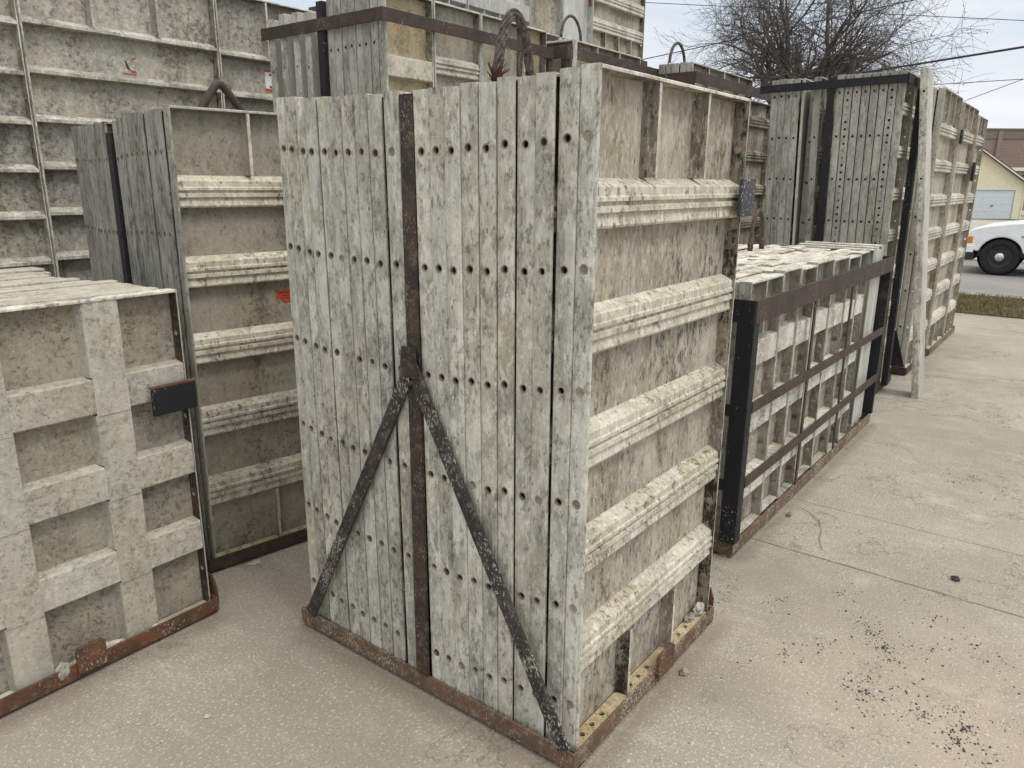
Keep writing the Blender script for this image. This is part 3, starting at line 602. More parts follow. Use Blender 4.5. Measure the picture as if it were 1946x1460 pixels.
# ---------------------------------------------------------------- row behind: D (left back), lower tier and upper tier
def pd(w_=1.08, h_=2.44, mats=('drib', 'dface', 'drib', 'side', 'dface')):
    rb = [.235 * i - .02 for i in range(1, 10)]
    return panel(w_, h_, .062, 'ledge', rb, .1, (w_ / 3, 2 * w_ / 3), ((.009, .206), (2.105, 2.431)), [.1 + .235 * i for i in range(10)], mats, sides=10, topmat='drib')
GD = 'tall tan panels standing in the back row'
DZ = .275
dl = ['tall tan caked panel at the far left edge of the back row', 'tall tan caked panel with a torn red sticker in the back row', 'tall tan caked panel in the back row beside the strapped stack', 'tall back row panel hidden mostly behind the strapped stack']
pD = pd()
for i, x in enumerate((.63, 1.715, 2.80, 3.885)):
    rt = pD if i == 0 else copy_tree(pD)
    put(rt, dl[i], x, 4.4, DZ + JT(.01) - (.0 if i else .02), 0, 0, 0, GD)
    if i == 1:
        o = add('sticker', (lambda m_: (m_.quad((0, 0, 0), (.10, 0, 0), (.10, 0, .006), (0, 0, .010)), m_.poly([(.06, 0, .012), (.10, 0, .014), (.095, 0, .030), (.066, 0, .028)]), m_.poly([(.055, 0, .092), (.105, 0, .10), (.10, 0, .115), (.075, 0, .112)]), m_.mesh('sticker', M['red']))[-1])(MB()), rt, (.51, .0545, 1.90), label='torn remains of a red and white sticker')
        o.scale = (.8, 1, .8)
        mk = MB(); rg = random.Random(3)
        for k in range(26):
            xx, zz = rg.uniform(-.01, .10), rg.uniform(.02, .105); s_ = rg.uniform(.003, .009); mk.poly([(xx, -.0006, zz), (xx + s_, -.0006, zz - s_ * .3), (xx + s_ * .8, -.0006, zz + s_), (xx - s_ * .2, -.0006, zz + s_ * .6)])
        add('paper_scraps', mk.mesh('paper_scraps', M['white']), o)
        mk = MB(); mk.poly([(.035, -.0012, .035), (.05, -.0012, .03), (.042, -.0012, .06), (.028, -.0012, .09), (.018, -.0012, .092), (.03, -.0012, .06)]); add('lettering', mk.mesh('lettering', M['ink']), o)
    if i == 2:
        mk = MB(); mk.quad((0, 0, 0), (.13, 0, 0), (.13, 0, .10), (0, 0, .10)); o = add('sticker', mk.mesh('sticker', M['white']), rt, (.35, .0545, 1.925), label='white number sticker with red bands')
        mk = MB(); mk.quad((0, -.0006, -.02), (.13, -.0006, -.02), (.13, -.0006, -.001), (0, -.0006, -.001)); mk.quad((0, -.0006, .101), (.13, -.0006, .101), (.13, -.0006, .113), (0, -.0006, .113)); add('sticker_band', mk.mesh('sticker_band', M['red']), o)
        fc = bpy.data.curves.new('n', 'FONT'); fc.body = '3'; fc.size = .13; tmp = bpy.data.objects.new('n', fc); COL.objects.link(tmp)
        dg = bpy.context.evaluated_depsgraph_get(); me = bpy.data.meshes.new_from_object(tmp.evaluated_get(dg)); bpy.data.objects.remove(tmp); me.materials.clear(); me.materials.append(M['ink'])
        for v in me.vertices: v.co = (v.co.x * 1.2 + .02, -.0008, v.co.y + .003)
        add('lettering', me, o)
# panels behind the front layer of D, seen only at the top edge and from the side
for i in range(3):
    for x in (.60, 1.70): put(copy_tree(pD), 'tan panel in the %s layer behind the back row face, %s end' % (ORD[i + 1], 'left' if x < 1 else 'right'), x, 4.465 + .066 * i, DZ - .01 + JT(.01), 0, 0, 0, 'tan panels behind the back row face')
rD = rack('low brown rack carrying the tan back row panels', .55, 4.98, 4.385, 5.3, 'brown', .2)
part('deck', 'brown', rD, lambda mb: mb.box(.57, 4.96, 4.4, 5.28, .2205, .262))

# E: strapped stack behind the middle
hE = [.035 + .3085 * i for i in range(8)]
def narrow(w_, h_=2.44, ribs=None, mats=('edgemidshade', 'farface', 'farrib', 'hside'), **k):
    return panel(w_, h_, .0535, k.pop('style', 'hat'), ribs or [.3048 * i for i in range(1, 8)], .10, (), (), k.pop('holes', h8), mats, sides=10, **k)
EX, EY, EZ = 2.815, 2.965, .095
GE = 'form panels strapped in the tall stack behind the middle'
cols = [(0, .345, ('edge', 'cream', 'farrib', 'side'), 'flat', [.36, .72, 1.08, 1.44, 1.80, 2.085]), (.352, .385, ('alum', 'farface', 'farrib', 'side'), 'hat', None), (.742, .405, ('alum', 'farface', 'alum', 'side'), 'hat', [.3, .9, 1.5]), (1.152, .235, ('alum', 'cream', 'alum', 'side'), 'flat', [.4, 1.0, 1.6])]
nm = ['narrow form panel with golden stained face behind the middle stack', 'narrow form panel with white grooved rib right of the golden stained one', 'narrow form panel behind the big wire rope loop', 'narrowest form panel at the right end of the strapped stack']
for k, (dx, w_, mt, st, rbs) in enumerate(cols):
    rt = narrow(w_, 2.44, rbs, mt, style=st, holes=hE); put(rt, nm[k], EX + dx, EY, EZ - (.0 if k else .0), 0, 0, 0, GE, hgt=2.44)
pe = narrow(.345, holes=hE)
for i in range(7):
    rt = pe if i == 0 else copy_tree(pe)
    put(rt, 'grey form panel edge under the brown strap, %s right of its black post' % ORD[6 - i], EX - .004 + JT(.004), EY + .0548 * (i + 1), EZ - .002 * i + JT(.004), 0, 0, 0, GE, hgt=2.44)
pes = panel(.12, 2.44, .0535, 'none', (), .1, (), (), [h - .03 for h in hE[1:]], ('edge', 'skin', 'skin', 'skin'), sides=10)
for i in range(4):
    rt = (lambda q: q)(pes if i == 0 else copy_tree(pes)); put(rt, 'spaced grey form panel under the brown strap, %s left of its black post' % ORD[i], EX + .10 + JT(.006), EY + .60 + .112 * i, EZ - .045 + JT(.01), JT(.01), 0, R(180 - 3 + 2 * i), GE, hgt=2.44)
rE = rack('tall rack with brown steel strap around the stack behind the middle', 2.78, 4.24, 2.95, 3.93, 'brown', .07)
part('strap', 'brown', rE, lambda mb: (mb.box(2.772, 2.780, 2.945, 3.93, 2.375, 2.437), mb.box(2.772, 4.245, 2.937, 2.9449, 2.375, 2.437)))
part('post', 'black', rE, lambda mb: mb.box(2.7805, 2.83, 3.40, 3.448, .09, 2.52))
part('post', 'brown', rE, lambda mb: mb.box(4.21, 4.25, 2.95, 2.99, .09, 2.374))

# big rope of rack A rises behind the near panels
# F1 and F2: two racks behind the middle
def wide8(w_, nd, mats=('farrib', 'farface', 'farrib', 'hside'), top=True):
    dv = [w_ * i / nd for i in range(1, nd)]
    return panel(w_, 2.44, .0535, 'hat', r8, .11, dv, ((.009, .248), (2.19, 2.431)), h8, mats, sides=10)
F1X, F1Y = 4.42, 2.905
GF = 'form panels in the two racks behind the middle stack'
f1 = wide8(.914, 3)
for i in range(5):
    rt = f1 if i == 0 else copy_tree(f1)
    put(rt, 'form panel in the rack with the thin cable loop, %s from its face' % ORD[i], F1X - .01 * (i > 0) + JT(.01), F1Y + .055 * i, .075 + JT(.004), 0, 0, 0, GF)
for i in range(2):
    put(copy_tree(pe), 'slim filler panel left in the rack with the thin cable loop, %s layer' % ORD[i], F1X - .07 - .0 * i, F1Y + .30 + .36 * i, .06, 0, 0, R(-90), GF)
fl = narrow(.40); put(fl, 'short filler panel right of the rack with the thin cable loop', F1X + .93, F1Y + .01, .03, 0, 0, 0, GF)
r1 = rack('brown banded rack with thin cable loop behind the near stack', 4.30, 5.9, 2.88, 3.9, 'brown', .07)
part('strap', 'brown', r1, lambda mb: (mb.box(4.292, 4.30, 2.87, 3.9, 2.385, 2.455), mb.box(4.292, 5.9, 2.862, 2.8699, 2.385, 2.455)))
part('post', 'brown', r1, lambda mb: mb.box(4.3005, 4.34, 2.88, 2.92, .09, 2.384))
part('post', 'black', r1, lambda mb: mb.box(4.3005, 4.35, 3.3, 3.35, .09, 2.50))
F2X, F2Y = 5.54, 2.58
f2 = wide8(1.22, 4, ('edgemidshade', 'farface', 'farrib', 'side'))
for i in range(5):
    rt = f2 if i == 0 else copy_tree(f2)
    put(rt, 'wide four celled form panel in the banded rack below the tree, %s layer' % ORD[i], F2X + JT(.01) - .01 * (i > 1), F2Y + .055 * i, .045 + JT(.003), 0, 0, 0, GF)
r2 = rack('brown banded rack with small cable loop below the bare tree', 5.52, 7.10, 2.55, 3.55, 'brown', .06)
part('strap', 'brown', r2, lambda mb: (mb.box(5.512, 5.52, 2.545, 3.5, 2.335, 2.415), mb.box(5.512, 7.12, 2.537, 2.5449, 2.335, 2.415)))
part('post', 'brown', r2, lambda mb: mb.box(5.5205, 5.53, 2.555, 2.575, .07, 2.334))
fr_ = panel(.61, 2.30, .0535, 'hat', [.3048 * i for i in range(1, 8)], .10, (.205, .41), ((.009, .248),), h8[:7], ('side', 'side', 'side', 'side'), sides=8)  # dark inner metal all over, painting the shade of this spot into the panel
put(fr_, 'dark shade-coloured panel right of the rack below the tree', 6.90, 2.66, .04, 0, 0, 0, GF)
put(copy_tree(fr_), 'second dark shade-coloured panel right of the rack below the tree', 7.52, 2.70, .04, 0, 0, 0, GF)

# upper tier M, standing on a lower tier behind
GM = 'bright panels of the upper tier at the back'
MYY = 4.4
def pm(w_, style, ribs, mats, dz=(), nd=3): return panel(w_, 1.83, .062, style, ribs, .13, [w_ * i / nd for i in range(1, nd)] if dz else (), dz, h6, mats, sides=10)
mu = [(4.24, .86, 'flat', [.12, .72, 1.32], ('alum', 'alum', 'alum', 'alum'), ((.009, .05),)), (5.11, .86, 'flat', [.12, .72, 1.32], ('alum', 'alum', 'alum', 'alum'), ((.009, .05),)), (5.975, .51, 'flat', [.45, 1.0, 1.5], ('alum', 'farface', 'alum', 'alum'), ()), (6.495, .53, 'flat', [.62, 1.2], ('alum', 'alum', 'alum', 'alum'), ()), (7.035, 1.09, 'hat', [.23, .50, .79, 1.1, 1.4], ('farrib', 'farface', 'farrib', 'side'), ((.009, .16),))]
ml = ['left bright sheet metal panel of the upper tier', 'second bright sheet metal panel of the upper tier', 'grooved bright panel of the upper tier above the thin cable loop', 'plain bright panel of the upper tier with a rusty latch', 'ribbed pale panel at the right end of the upper tier beside the sky']
for i, (x, w_, st, rb, mt, dz) in enumerate(mu):
    rt = pm(w_, st, rb, mt, dz, 4); put(rt, ml[i], x, MYY, 2.96, 0, 0, 0, GM)
    if i == 3: add('latch', (lambda m_: (m_.box(0, .03, -.012, .01, 0, .12), m_.mesh('latch', M['rust']))[-1])(MB()), rt, (.47, 0, .36))
for i in range(3):
    rt = copy_tree(rt if i else rt); put(rt, 'pale panel in the %s layer of the upper tier beside the sky' % ORD[i + 1], 7.035, MYY + .068 * (i + 1), 2.96, 0, 0, 0, GM)
rM = rack('brown lower tier rack carrying the bright upper tier', 5.02, 8.2, 4.385, 5.3, 'brown', .07)
part('deck', 'brown', rM, lambda mb: mb.box(4.2, 8.2, 4.38, 5.3, 2.86, 2.95))
for i, x in enumerate((5.05, 6.12, 7.19)):
    rt = copy_tree(pD); put(rt, 'tan panel of the lower tier under the bright panels, %s from the left' % ORD[i], x, 4.4, .38, 0, 0, 0, 'tan panels of the lower tier'); 
for x in (4.98, 8.16): part('post', 'brown', rM, lambda mb: mb.box(x, x + .04, 4.39, 4.43, .09, 2.859))

# ---------------------------------------------------------------- rack G with black strap
GG = 'tall form panels in the black strapped rack'
h8s = h8[:]; h8[:] = [.075 + .3105 * i for i in range(8)]; GH_ = 2.375
GX, GY, GZ = 6.215, 1.215, .03
dense = [.075 + .05175 * i for i in range(43)]
g0 = narrow(.30, GH_, mats=('edgemidshade', 'farface', 'farrib', 'hside')); g1 = copy_tree(g0)
gd = narrow(.60, holes=dense, hr=.0085) if False else panel(.60, GH_, .0535, 'hat', r8[:7], .10, (), (), dense, ('edgemidshade', 'farface', 'farrib', 'side'), sides=8)
gp = narrow(.60, GH_)
LN = .045
put(g0, 'narrow front form panel left of the dark bolted bar, black strapped rack', GX, GY, GZ, LN, 0, 0, GG, hgt=2.44)
put(g1, 'narrow front form panel right of the dark bolted bar, black strapped rack', GX + .315, GY, GZ, LN, 0, 0, GG, hgt=2.44)
seq = ['n', 'd', 'n', 'n', 'n', 'n', 'd', 'n']; seq = ['d', 'n', 'n', 'n', 'n', 'd', 'n']
ft = {'d': True, 'n': True}
for i, k in enumerate(seq):
    src = gd if k == 'd' else gp
    rt = src if ft[k] else copy_tree(src); ft[k] = False
    put(rt, '%sgrey panel edge in the strapped rack, %s right of the black post' % ('dense holed ' if k == 'd' else '', ORD[6 - i]), GX + JT(.003), GY + .0575 * (i + 1), GZ + JT(.003), LN + .003 * i, 0, 0, GG, hgt=2.44)
put(copy_tree(gp), 'leaning form panel edge just left of the black post in the strapped rack', GX + .004, 1.74, GZ, .11, 0, 0, GG, hgt=2.44)
for i in range(2): put(copy_tree(gd if i == 0 else gp), 'recessed dark form panel in the gap of the strapped rack, %s from post' % ORD[i], GX + .10, 1.790 + .056 * i, GZ - .03, .05, 0, 0, GG, hgt=2.44)
for i in range(4):
    rt = copy_tree(gp)
    if i == 0: 
        rt.scale = (1, 1, 1)
    put(rt, 'grey panel edge in the strapped rack left group, %s from its left end' % ORD[3 - i], GX + .02 + (.0 if i else 0), 1.925 + .0555 * i + .0, GZ + JT(.003), .085 + .0 * i, 0, 0, GG, hgt=2.44)
# its smooth skin faces the gap
put(panel(.60, 2.37, .02, 'none', (), .1, (), (), (), ('skin', 'skin', 'skin', 'skin')), 'smooth grey skin panel beside the gap in the strapped rack', GX + .02, 1.888, GZ + .002, .085, 0, 0, GG, hgt=2.44)
for ch in list(bpy.data.objects['form_panel'].children): pass
rG = rack('brown footed rack with black strap and black post under the tree', 6.19, 6.84, 1.19, 2.30, 'brown', .06)
part('strap', 'black', rG, lambda mb: (mb.bar((6.183, 1.235, 2.345), (6.183, 2.30, 2.33), .058, .009, (1, 0, 0)), mb.bar((6.183, 1.232, 2.345), (6.86, 1.232, 2.345), .058, .009, (0, 1, 0))))
part('post', 'black', rG, lambda mb: mb.bar((6.186, 1.695, .07), (6.186, 1.765, 2.44), .05, .028, (1, 0, 0)))
part('post', 'black', rG, lambda mb: (mb.bar((6.50, 1.150, .05), (6.50, 1.180, 2.30), .075, .045, (0, 1, 0)),))
mk = MB()
for k in range(7): mk.lathe([(0, -.001), (.010, -.001), (.010, .004)], (6.515, 1.150 + .030 * k / 7 - .002, .2 + .305 * k), 'y', 10)
mkm = mk.build('rivet_heads', M['white'], rG); mkm.matrix_parent_inverse = parent_inv(rG); mkm.name = 'rivet'
# L and J
GL = 'tall ribbed form panels beyond the leaning plank'
def tall(w_, h_, nd): return panel(w_, h_, .0535, 'hat', [.29 * i for i in range(1, 8)], .105, [w_ * i / nd for i in range(1, nd)], ((.009, .236), (2.085, h_ - .009)), h8[:7], ('farrib', 'farface', 'farrib', 'hside'), sides=10)
pl_ = tall(.914, 2.33, 3); pm_ = tall(.914, 2.30, 3)
LX, LY = 7.165, 1.15
put(pl_, 'tall ribbed form panel with red mark right behind the leaning plank', LX, LY, .04, .0, 0, 0, GL, hgt=2.44)
mk = MB(); mk.quad((0, 0, 0), (.07, 0, 0), (.07, 0, .055), (0, 0, .055)); add('sticker', mk.mesh('sticker', M['red']), pl_, (.14, .0468, 1.65), label='small faded red sticker')
for i in range(3): put(copy_tree(pl_), 'tall form panel edge behind the leaning plank, %s from the ribbed face' % ORD[i + 1], LX + JT(.004), LY + .056 * (i + 1), .04 + JT(.003), .01, 0, 0, GL, hgt=2.44)
put(pm_, 'tall ribbed form panel in the middle of the far rack with a dark clip', 8.17, 1.145, .04, -.01, 0, 0, GL, hgt=2.44)
put(copy_tree(pm_), 'second layer tall form panel in the middle of the far rack', 8.17, 1.205, .04, -.01, 0, 0, GL, hgt=2.44)
pj = tall(.61, 2.25, 3)
put(pj, 'rightmost tall ribbed form panel beside the white truck', 9.09, 1.135, .04, -.02, 0, 0, GL, hgt=2.44)
put(copy_tree(pj), 'second layer of the rightmost tall form panel beside the truck', 9.09, 1.195, .03, -.02, 0, 0, GL, hgt=2.44)
rL = rack('rack with dark gusset behind the leaning plank', 7.13, 8.11, 1.13, 2.1, 'brown', .06)
part('gusset', 'black', rL, lambda mb: mb.prism([(1.15, .08), (1.30, .08), (1.30, .42), (1.26, .42)], 7.121, 7.1295, lambda p, q, x: (x, p, q)))
part('post', 'black', rL, lambda mb: mb.box(7.125, 7.155, 1.40, 1.45, .08, 2.3))
part('clip', 'black', rL, lambda mb: mb.box(8.06, 8.15, 1.112, 1.13, 1.98, 2.10))
rJ = rack('far rack beside the truck holding the last ribbed panels', 8.15, 9.74, 1.115, 2.1, 'rustgrey', .06)
part('clip', 'black', rJ, lambda mb: mb.box(9.02, 9.12, 1.09, 1.112, 1.66, 1.84))
# I: leaning plank
pk = panel(.205, 2.44, .0535, 'none', (), .1, (), (), [.15 + .305 * i for i in range(8)], ('edge', 'skin', 'skin', 'skin'), sides=12)
pkr = thing('form_panel', 'long narrow grey filler panel leaning by itself beside the tall racks', 'form panel', (6.395, .93, 0))
for ch in list(pk.children): ch.parent = pkr
bpy.data.objects.remove(pk)
fs = [c_ for c_ in pkr.children if c_.name.startswith('face_sheet')][0]; fs.location = (0, -.0478, 0)
pkr.location = (6.395, .90, .0); pkr.rotation_euler = (-math.atan2(.25, 2.40), -.012, R(0))

# ---------------------------------------------------------------- rack H: low rack full of short panels
GH = 'short panels packed upright in the low black rack'
HX, HY = 3.035, 1.09
widths = [.405, .245, .245, .30, .30, .26, .2]
edges = []; x = HX
protos = {}
def p4(w_):
    if w_ not in protos:
        nb = [(w_ * .5, .05)] if False else []
        protos[w_] = panel(w_, 1.19, .0535, 'flat', [.235, .555, .865], .115 , (w_ * .5,) if w_ > .38 else (), ((.95, 1.18),) if w_ > .38 else (), [.10, .39, .71, 1.02], ('edge', 'hface', 'top', 'hside'), nb, topmat='top', sides=10, bushing=False)
        return protos[w_]
    return copy_tree(protos[w_])
rg = random.Random(11)
WS = [.405, .245, .245, .305, .305, .245, .203]
for r_ in range(19):
    x = HX + (0 if r_ == 0 else rg.uniform(-.01, .05)); y = HY + .0555 * r_; ws = WS[:] if r_ == 0 else rg.choice([[.405, .405, .305, .405, .405], [.305, .405, .405, .245, .405, .203], [.245, .305, .405, .405, .405, .203], [.405, .245, .305, .405, .305, .245]])
    for k, w_ in enumerate(ws):
        dz = rg.choice([0, 0, 0, -.006, .004, -.012]) if r_ else [0, .012, .0, .01, .0, -.01, .0][k]
        rt = p4(w_)
        lab = 'short form panel at the low black rack front, %s from its left corner' % ORD[k] if r_ == 0 else 'white caked panel top in the low rack, %s row back, %s from left' % (ORD[r_], ORD[k])
        if r_ == 0:
            def bq(mb): mb.lathe([(0, -.006), (.0085, -.005), (.0095, -.002), (.0135, -.0015), (.014, .0012)], (0, 0, 0), 'x', 14)
            for z in (.10, .39, .71, 1.02): add('bushing', mesh_for(('bushing', 'front'), bq, M['plug']), rt, (w_ - .0095, .028, z))
        put(rt, lab, x, y, .035 + dz, (.0 if r_ else JT(.003)), 0, R(JT(.12)) if r_ else 0, GH, hgt=1.19)
        x += w_ + (.006 if r_ == 0 else rg.uniform(.002, .006))
        if x > HX + 2.08: break
# thin white panels stood end on at the far end
pt = panel(.50, 1.18, .0535, 'none', (), .1, (), (), (), ('skin', 'skin', 'skin', 'skin'), topmat='top')
for i in range(4):
    rt = pt if i == 0 else copy_tree(pt)
    put(rt, 'thin white panel end on at the far end of the low rack, %s from right' % ORD[3 - i], 5.20 + .066 * i, 1.60, .04 + [0, .01, -.01, .015][i], 0, 0, R(-90), GH, hgt=1.19)
H1x, H1y = 5.50, 2.22
rH = rack('long low black framed rack filled with short panels', 2.995, 5.515, 1.055, 2.22, 'rustgrey', .062)
part('top_band', 'brown', rH, lambda mb: mb.box(2.99, 5.52, 1.043, 1.0549, 1.062, 1.158))
part('top_band', 'black', rH, lambda mb: mb.box(2.9870, 2.9949, 1.0555, 2.22, 1.062, 1.158))
part('top_band', 'brown', rH, lambda mb: mb.box(5.5151, 5.523, 1.0555, 2.22, 1.062, 1.158))
part('top_band', 'brown', rH, lambda mb: mb.box(2.99, 5.52, 2.2205, 2.23, 1.062, 1.158))
for x0, x1 in ((2.99, 3.046), (5.49, 5.52)):
    part('corner_post', 'black', rH, lambda mb: (mb.box(x0 - .0055, x0 + .004, 1.0465, 1.12, .075, 1.0615), mb.box(x0 + .0045, x1, 1.0465, 1.0545, .075, 1.0615)))
    part('corner_post', 'black', rH, lambda mb: mb.box(x0, x0 + .04, 2.17, 2.21, .075, 1.0615))
for z0, z1 in ((.692, .665), (.350, .338)):
    part('cross_bar', 'brown', rH, lambda mb: mb.bar((3.047, 1.0535, z0), (5.479, 1.0535, z1), .048, .010, (0, -1, 0)))
    part('cross_bar', 'black', rH, lambda mb: mb.box(2.984, 2.9945, 1.1205, 2.165, z0 - .035, z0 + .015))
for xx in (3.85, 4.56): part('mid_post', 'brown', rH, lambda mb: mb.box(xx, xx + .032, 1.0545, 1.062, .0755, 1.0615))

# lifting loops
def arch(c0, c1, top, n_=7, bend=0.0):
    c0, c1 = Vector(c0), Vector(c1); out = []
    for i in range(n_ + 1):
        a_ = math.pi * i / n_; m_ = (c0 + c1) / 2; h_ = (c1 - c0) / 2
        out.append(m_ - h_ * math.cos(a_) + Vector((0, 0, (top - m_.z) * math.sin(a_) ** .8)) + Vector((0, bend * math.sin(a_), 0)))
    return out

rope_loop('lifting_cable', 'thick frayed wire rope loop rising behind the near rack', arch((1.89, 1.53, 1.62), (2.10, 1.53, 1.62), 2.115), .0155)
lc = bpy.data.objects['lifting_cable']; lc0 = lc.location.copy()
def loc_part(name, mat, parent, fn, smooth=False):
    mb = MB(); fn(mb); o = mb.build(name, M[mat], parent, smooth); o.location = -Vector(parent.location); return o
def fray(mb, which):
    rg = random.Random(2 + which)
    for k in range(46 if which else 18):
        side = bool(which); b = Vector((1.893, 1.53, 1.90)) if side else Vector((2.075, 1.53, 1.935))
        d = Vector((rg.uniform(-.25, .7), rg.uniform(-.5, .3), rg.uniform(.3, 1.2) * rg.choice((1, 1, 1, -1)))).normalized(); l = rg.uniform(.02, .085) * (1 if side else .45)
        m_ = b + d * l * .5; e = b + d * l + Vector((rg.uniform(-.02, .03), 0, -.005)); b = b + Vector((rg.uniform(-.008, .008), rg.uniform(-.008, .008), rg.uniform(-.02, .02)))
        mb.tube([b, m_, e], .0016, 4)
for w01 in (0, 1): loc_part('frayed_strands', 'fray', lc, lambda mb: fray(mb, w01))
loc_part('cable_clamp', 'galv', lc, lambda mb: (mb.box(1.862, 1.918, 1.505, 1.555, 1.865, 1.873), mb.tube([(1.870, 1.507, 1.869), (1.885, 1.497, 1.869), (1.905, 1.497, 1.869), (1.92, 1.515, 1.869), (1.917, 1.54, 1.869)], .006, 8), mb.tube([(1.87, 1.505, 1.85), (1.87, 1.505, 1.89)], .005, 8)))
def thin_loop(label, c0, c1, top, rad=.011, mat='rope'):
    t = rope_loop('lifting_cable', label, arch(c0, c1, top), rad, mat, 0, group=None)
    for c_ in (c0, c1):
        mb = MB(); v_ = Vector(c_) - Vector(c0)
        mb.tube([v_ + Vector((0, 0, -.02)), v_ + Vector((0, 0, .07))], rad * 1.35, 10); mb.tube([v_ + Vector((-.03, 0, .03)), v_ + Vector((.03, 0, .03))], rad * .8, 8)
        mb.build('cable_clamp', M['galv'] if mat == 'rope' else M['rustyrope'], t, True)
    return t
M['rustyrope'] = rust_mat('rusty_rope', (.09, .05, .032), (.05, .034, .025), (.2, .16, .13), .3)
thin_loop('rusty narrow cable loop standing on the low packed rack', (4.505, 1.65, 1.235), (4.70, 1.65, 1.23), 1.46, .012, 'rustyrope')
loc_t = thin_loop('thin dark cable loop above the banded rack before the bright upper tier', (4.70, 3.2, 2.52), (4.97, 3.2, 2.52), 2.75, .010)
thin_loop('small dark cable loop against the sky beside the bare tree', (5.985, 3.0, 2.49), (6.28, 3.0, 2.49), 2.73, .012)
mb = MB(); mb.tube([(-.0, 0, 0), (0.01, 0, .12)], .02, 8); mb.tube([(.05, .02, 0), (.10, .02, .10)], .012, 8); t = thing('lifting_lug', 'short bent steel lug above the black strapped rack', 'lifting lug', (6.78, 1.78, 2.46)); mb.build('lug', M['brown'], t)

# concrete crumbs caught on the racks
def lump(name, label, loc, s_, seed, flatn=.5, mat='lump', cat='concrete lump'):
    rg = random.Random(seed); bm = bmesh.new(); bmesh.ops.create_icosphere(bm, subdivisions=3, radius=1)
    from mathutils import noise as mn
    for v in bm.verts:
        k = 1 + .45 * mn.noise(v.co * 1.3 + Vector((seed, 0, 0))) + .22 * mn.noise(v.co * 3.5 + Vector((seed, 3, 0))); v.co = Vector((v.co.x * k * s_[0], v.co.y * k * s_[1], v.co.z * k * s_[2]))
    me = bpy.data.meshes.new(name); bm.to_mesh(me); bm.free(); me.materials.append(M[mat]); o = bpy.data.objects.new(name, me); COL.objects.link(o); o.location = loc
    return tag(o, label, cat)
lump('concrete_lump', 'white concrete crumb beside the rusty tab on the left front rack', (.79, 2.447, .062), (.022, .012, .028), 1)
lump('concrete_lump', 'flat white mortar crust in the bottom recess right of the rusty tab', (.935, 2.47, .062), (.05, .016, .012), 2)
lump('concrete_lump', 'mortar crust in the bottom right recess of the waffle panel', (1.13, 2.475, .05), (.035, .014, .007), 4)
lump('concrete_lump', 'pale mortar wedge in the lower right corner of the near ribbed panel', (2.41, .957, .075), (.03, .017, .026), 6)
lump('concrete_lump', 'brown mortar clod on the bottom flange of the near ribbed panel', (2.355, .965, .066), (.03, .015, .010), 7, mat='side')
lump('brick_chip', 'small reddish chip on the concrete beside the near rack rail', (2.115, .872, .008), (.017, .014, .009), 8, mat='plug', cat='debris')
lump('pebble', 'large dark pebble alone on the concrete right of the joint', (3.408, .239, .010), (.014, .017, .011), 9, mat='stone', cat='pebble')
lump('concrete_lump', 'thin pale mortar chip lying in front of the back left rack', (1.66, 2.68, .004), (.03, .016, .005), 12)
lump('concrete_lump', 'tiny white mortar chip on the floor between the left and middle racks', (1.0, 1.95, .004), (.012, .008, .005), 13)
def gravel(name, label, clusters, seed, mats):
    rg = random.Random(seed); mb = MB()
    for cx, cy, rr, cnt, s0, s1 in clusters:
        for k in range(cnt):
            a_ = rg.uniform(0, 6.283); q = rr * abs(rg.gauss(0, .55)); x = cx + math.cos(a_) * q; y = cy + math.sin(a_) * q * .7; s_ = s0 * .7 + (s1 - s0) * rg.random() ** 2.2
            n_ = len(mb.v); ph = rg.uniform(0, 3); sx_, sy_, sz_ = s_ * rg.uniform(.7, 1.3), s_ * rg.uniform(.6, 1.2), s_ * rg.uniform(.45, .9)
            for zz, kk in ((0, .75), (.9, 1.0), (1.6, .55)):
                for j in range(6):
                    g = ph + j * 1.047; rj = kk * (1 + .25 * math.sin(j * 2.3 + ph)); mb.v.append((x + math.cos(g) * sx_ * rj, y + math.sin(g) * sy_ * rj, zz * sz_))
            for i in range(2):
                for j in range(6): l = (j + 1) % 6; mb.f.append((n_ + i * 6 + j, n_ + i * 6 + l, n_ + i * 6 + 6 + l, n_ + i * 6 + 6 + j))
            mb.f.append(tuple(n_ + 12 + j for j in range(6)))
    return tag(mb.build(name, M[mats]), label, 'gravel', kind='stuff')
gpos = [(GX_, GY_) for GX_, GY_ in [(2.789, 0.776), (2.433, 0.638), (2.291, 0.746), (2.547, 0.544), (2.783, 0.43), (2.706, 0.368), (2.478, 0.369), (2.389, 0.373), (3.009, 0.255), (2.92, 0.121), (2.835, 0.103), (2.795, 0.229), (2.405, 0.073), (2.325, 0.083), (2.392, 0.224), (2.367, 0.197), (2.395, 0.302), (2.689, 0.967), (2.891, 0.463), (2.475, 0.118), (2.394, 0.366), (2.48, -0.024), (2.276, 0.01), (2.633, 0.335), (2.989, 0.586), (6.297, 0.349), (4.818, 0.339), (4.651, 0.422)]]
rgg = random.Random(8); gc = []
for k, (gx, gy) in enumerate(gpos):
    big = k in (4, 5, 7, 12, 13); gc.append((gx, gy, rgg.uniform(.05, .10) if not big else rgg.uniform(.08, .13), 70 if big else rgg.randint(14, 34), .0013, .0046 if big else .0036)); gc.append((gx + rgg.uniform(-.1, .1), gy + rgg.uniform(-.1, .1), .22, 14, .0012, .004))
gc += [(2.5, .2, .8, 120, .0012, .0045), (3.2, .3, 1.2, 160, .0012, .003), (1.7, .4, .9, 40, .0012, .0035), (1.2, 2.0, .6, 22, .0012, .003), (4.5, .2, 1.6, 130, .0012, .0035), (3.6, .85, .35, 60, .0012, .003), (2.0, .0, .6, 50, .0012, .004), (6, .3, 1.5, 80, .0015, .005)]
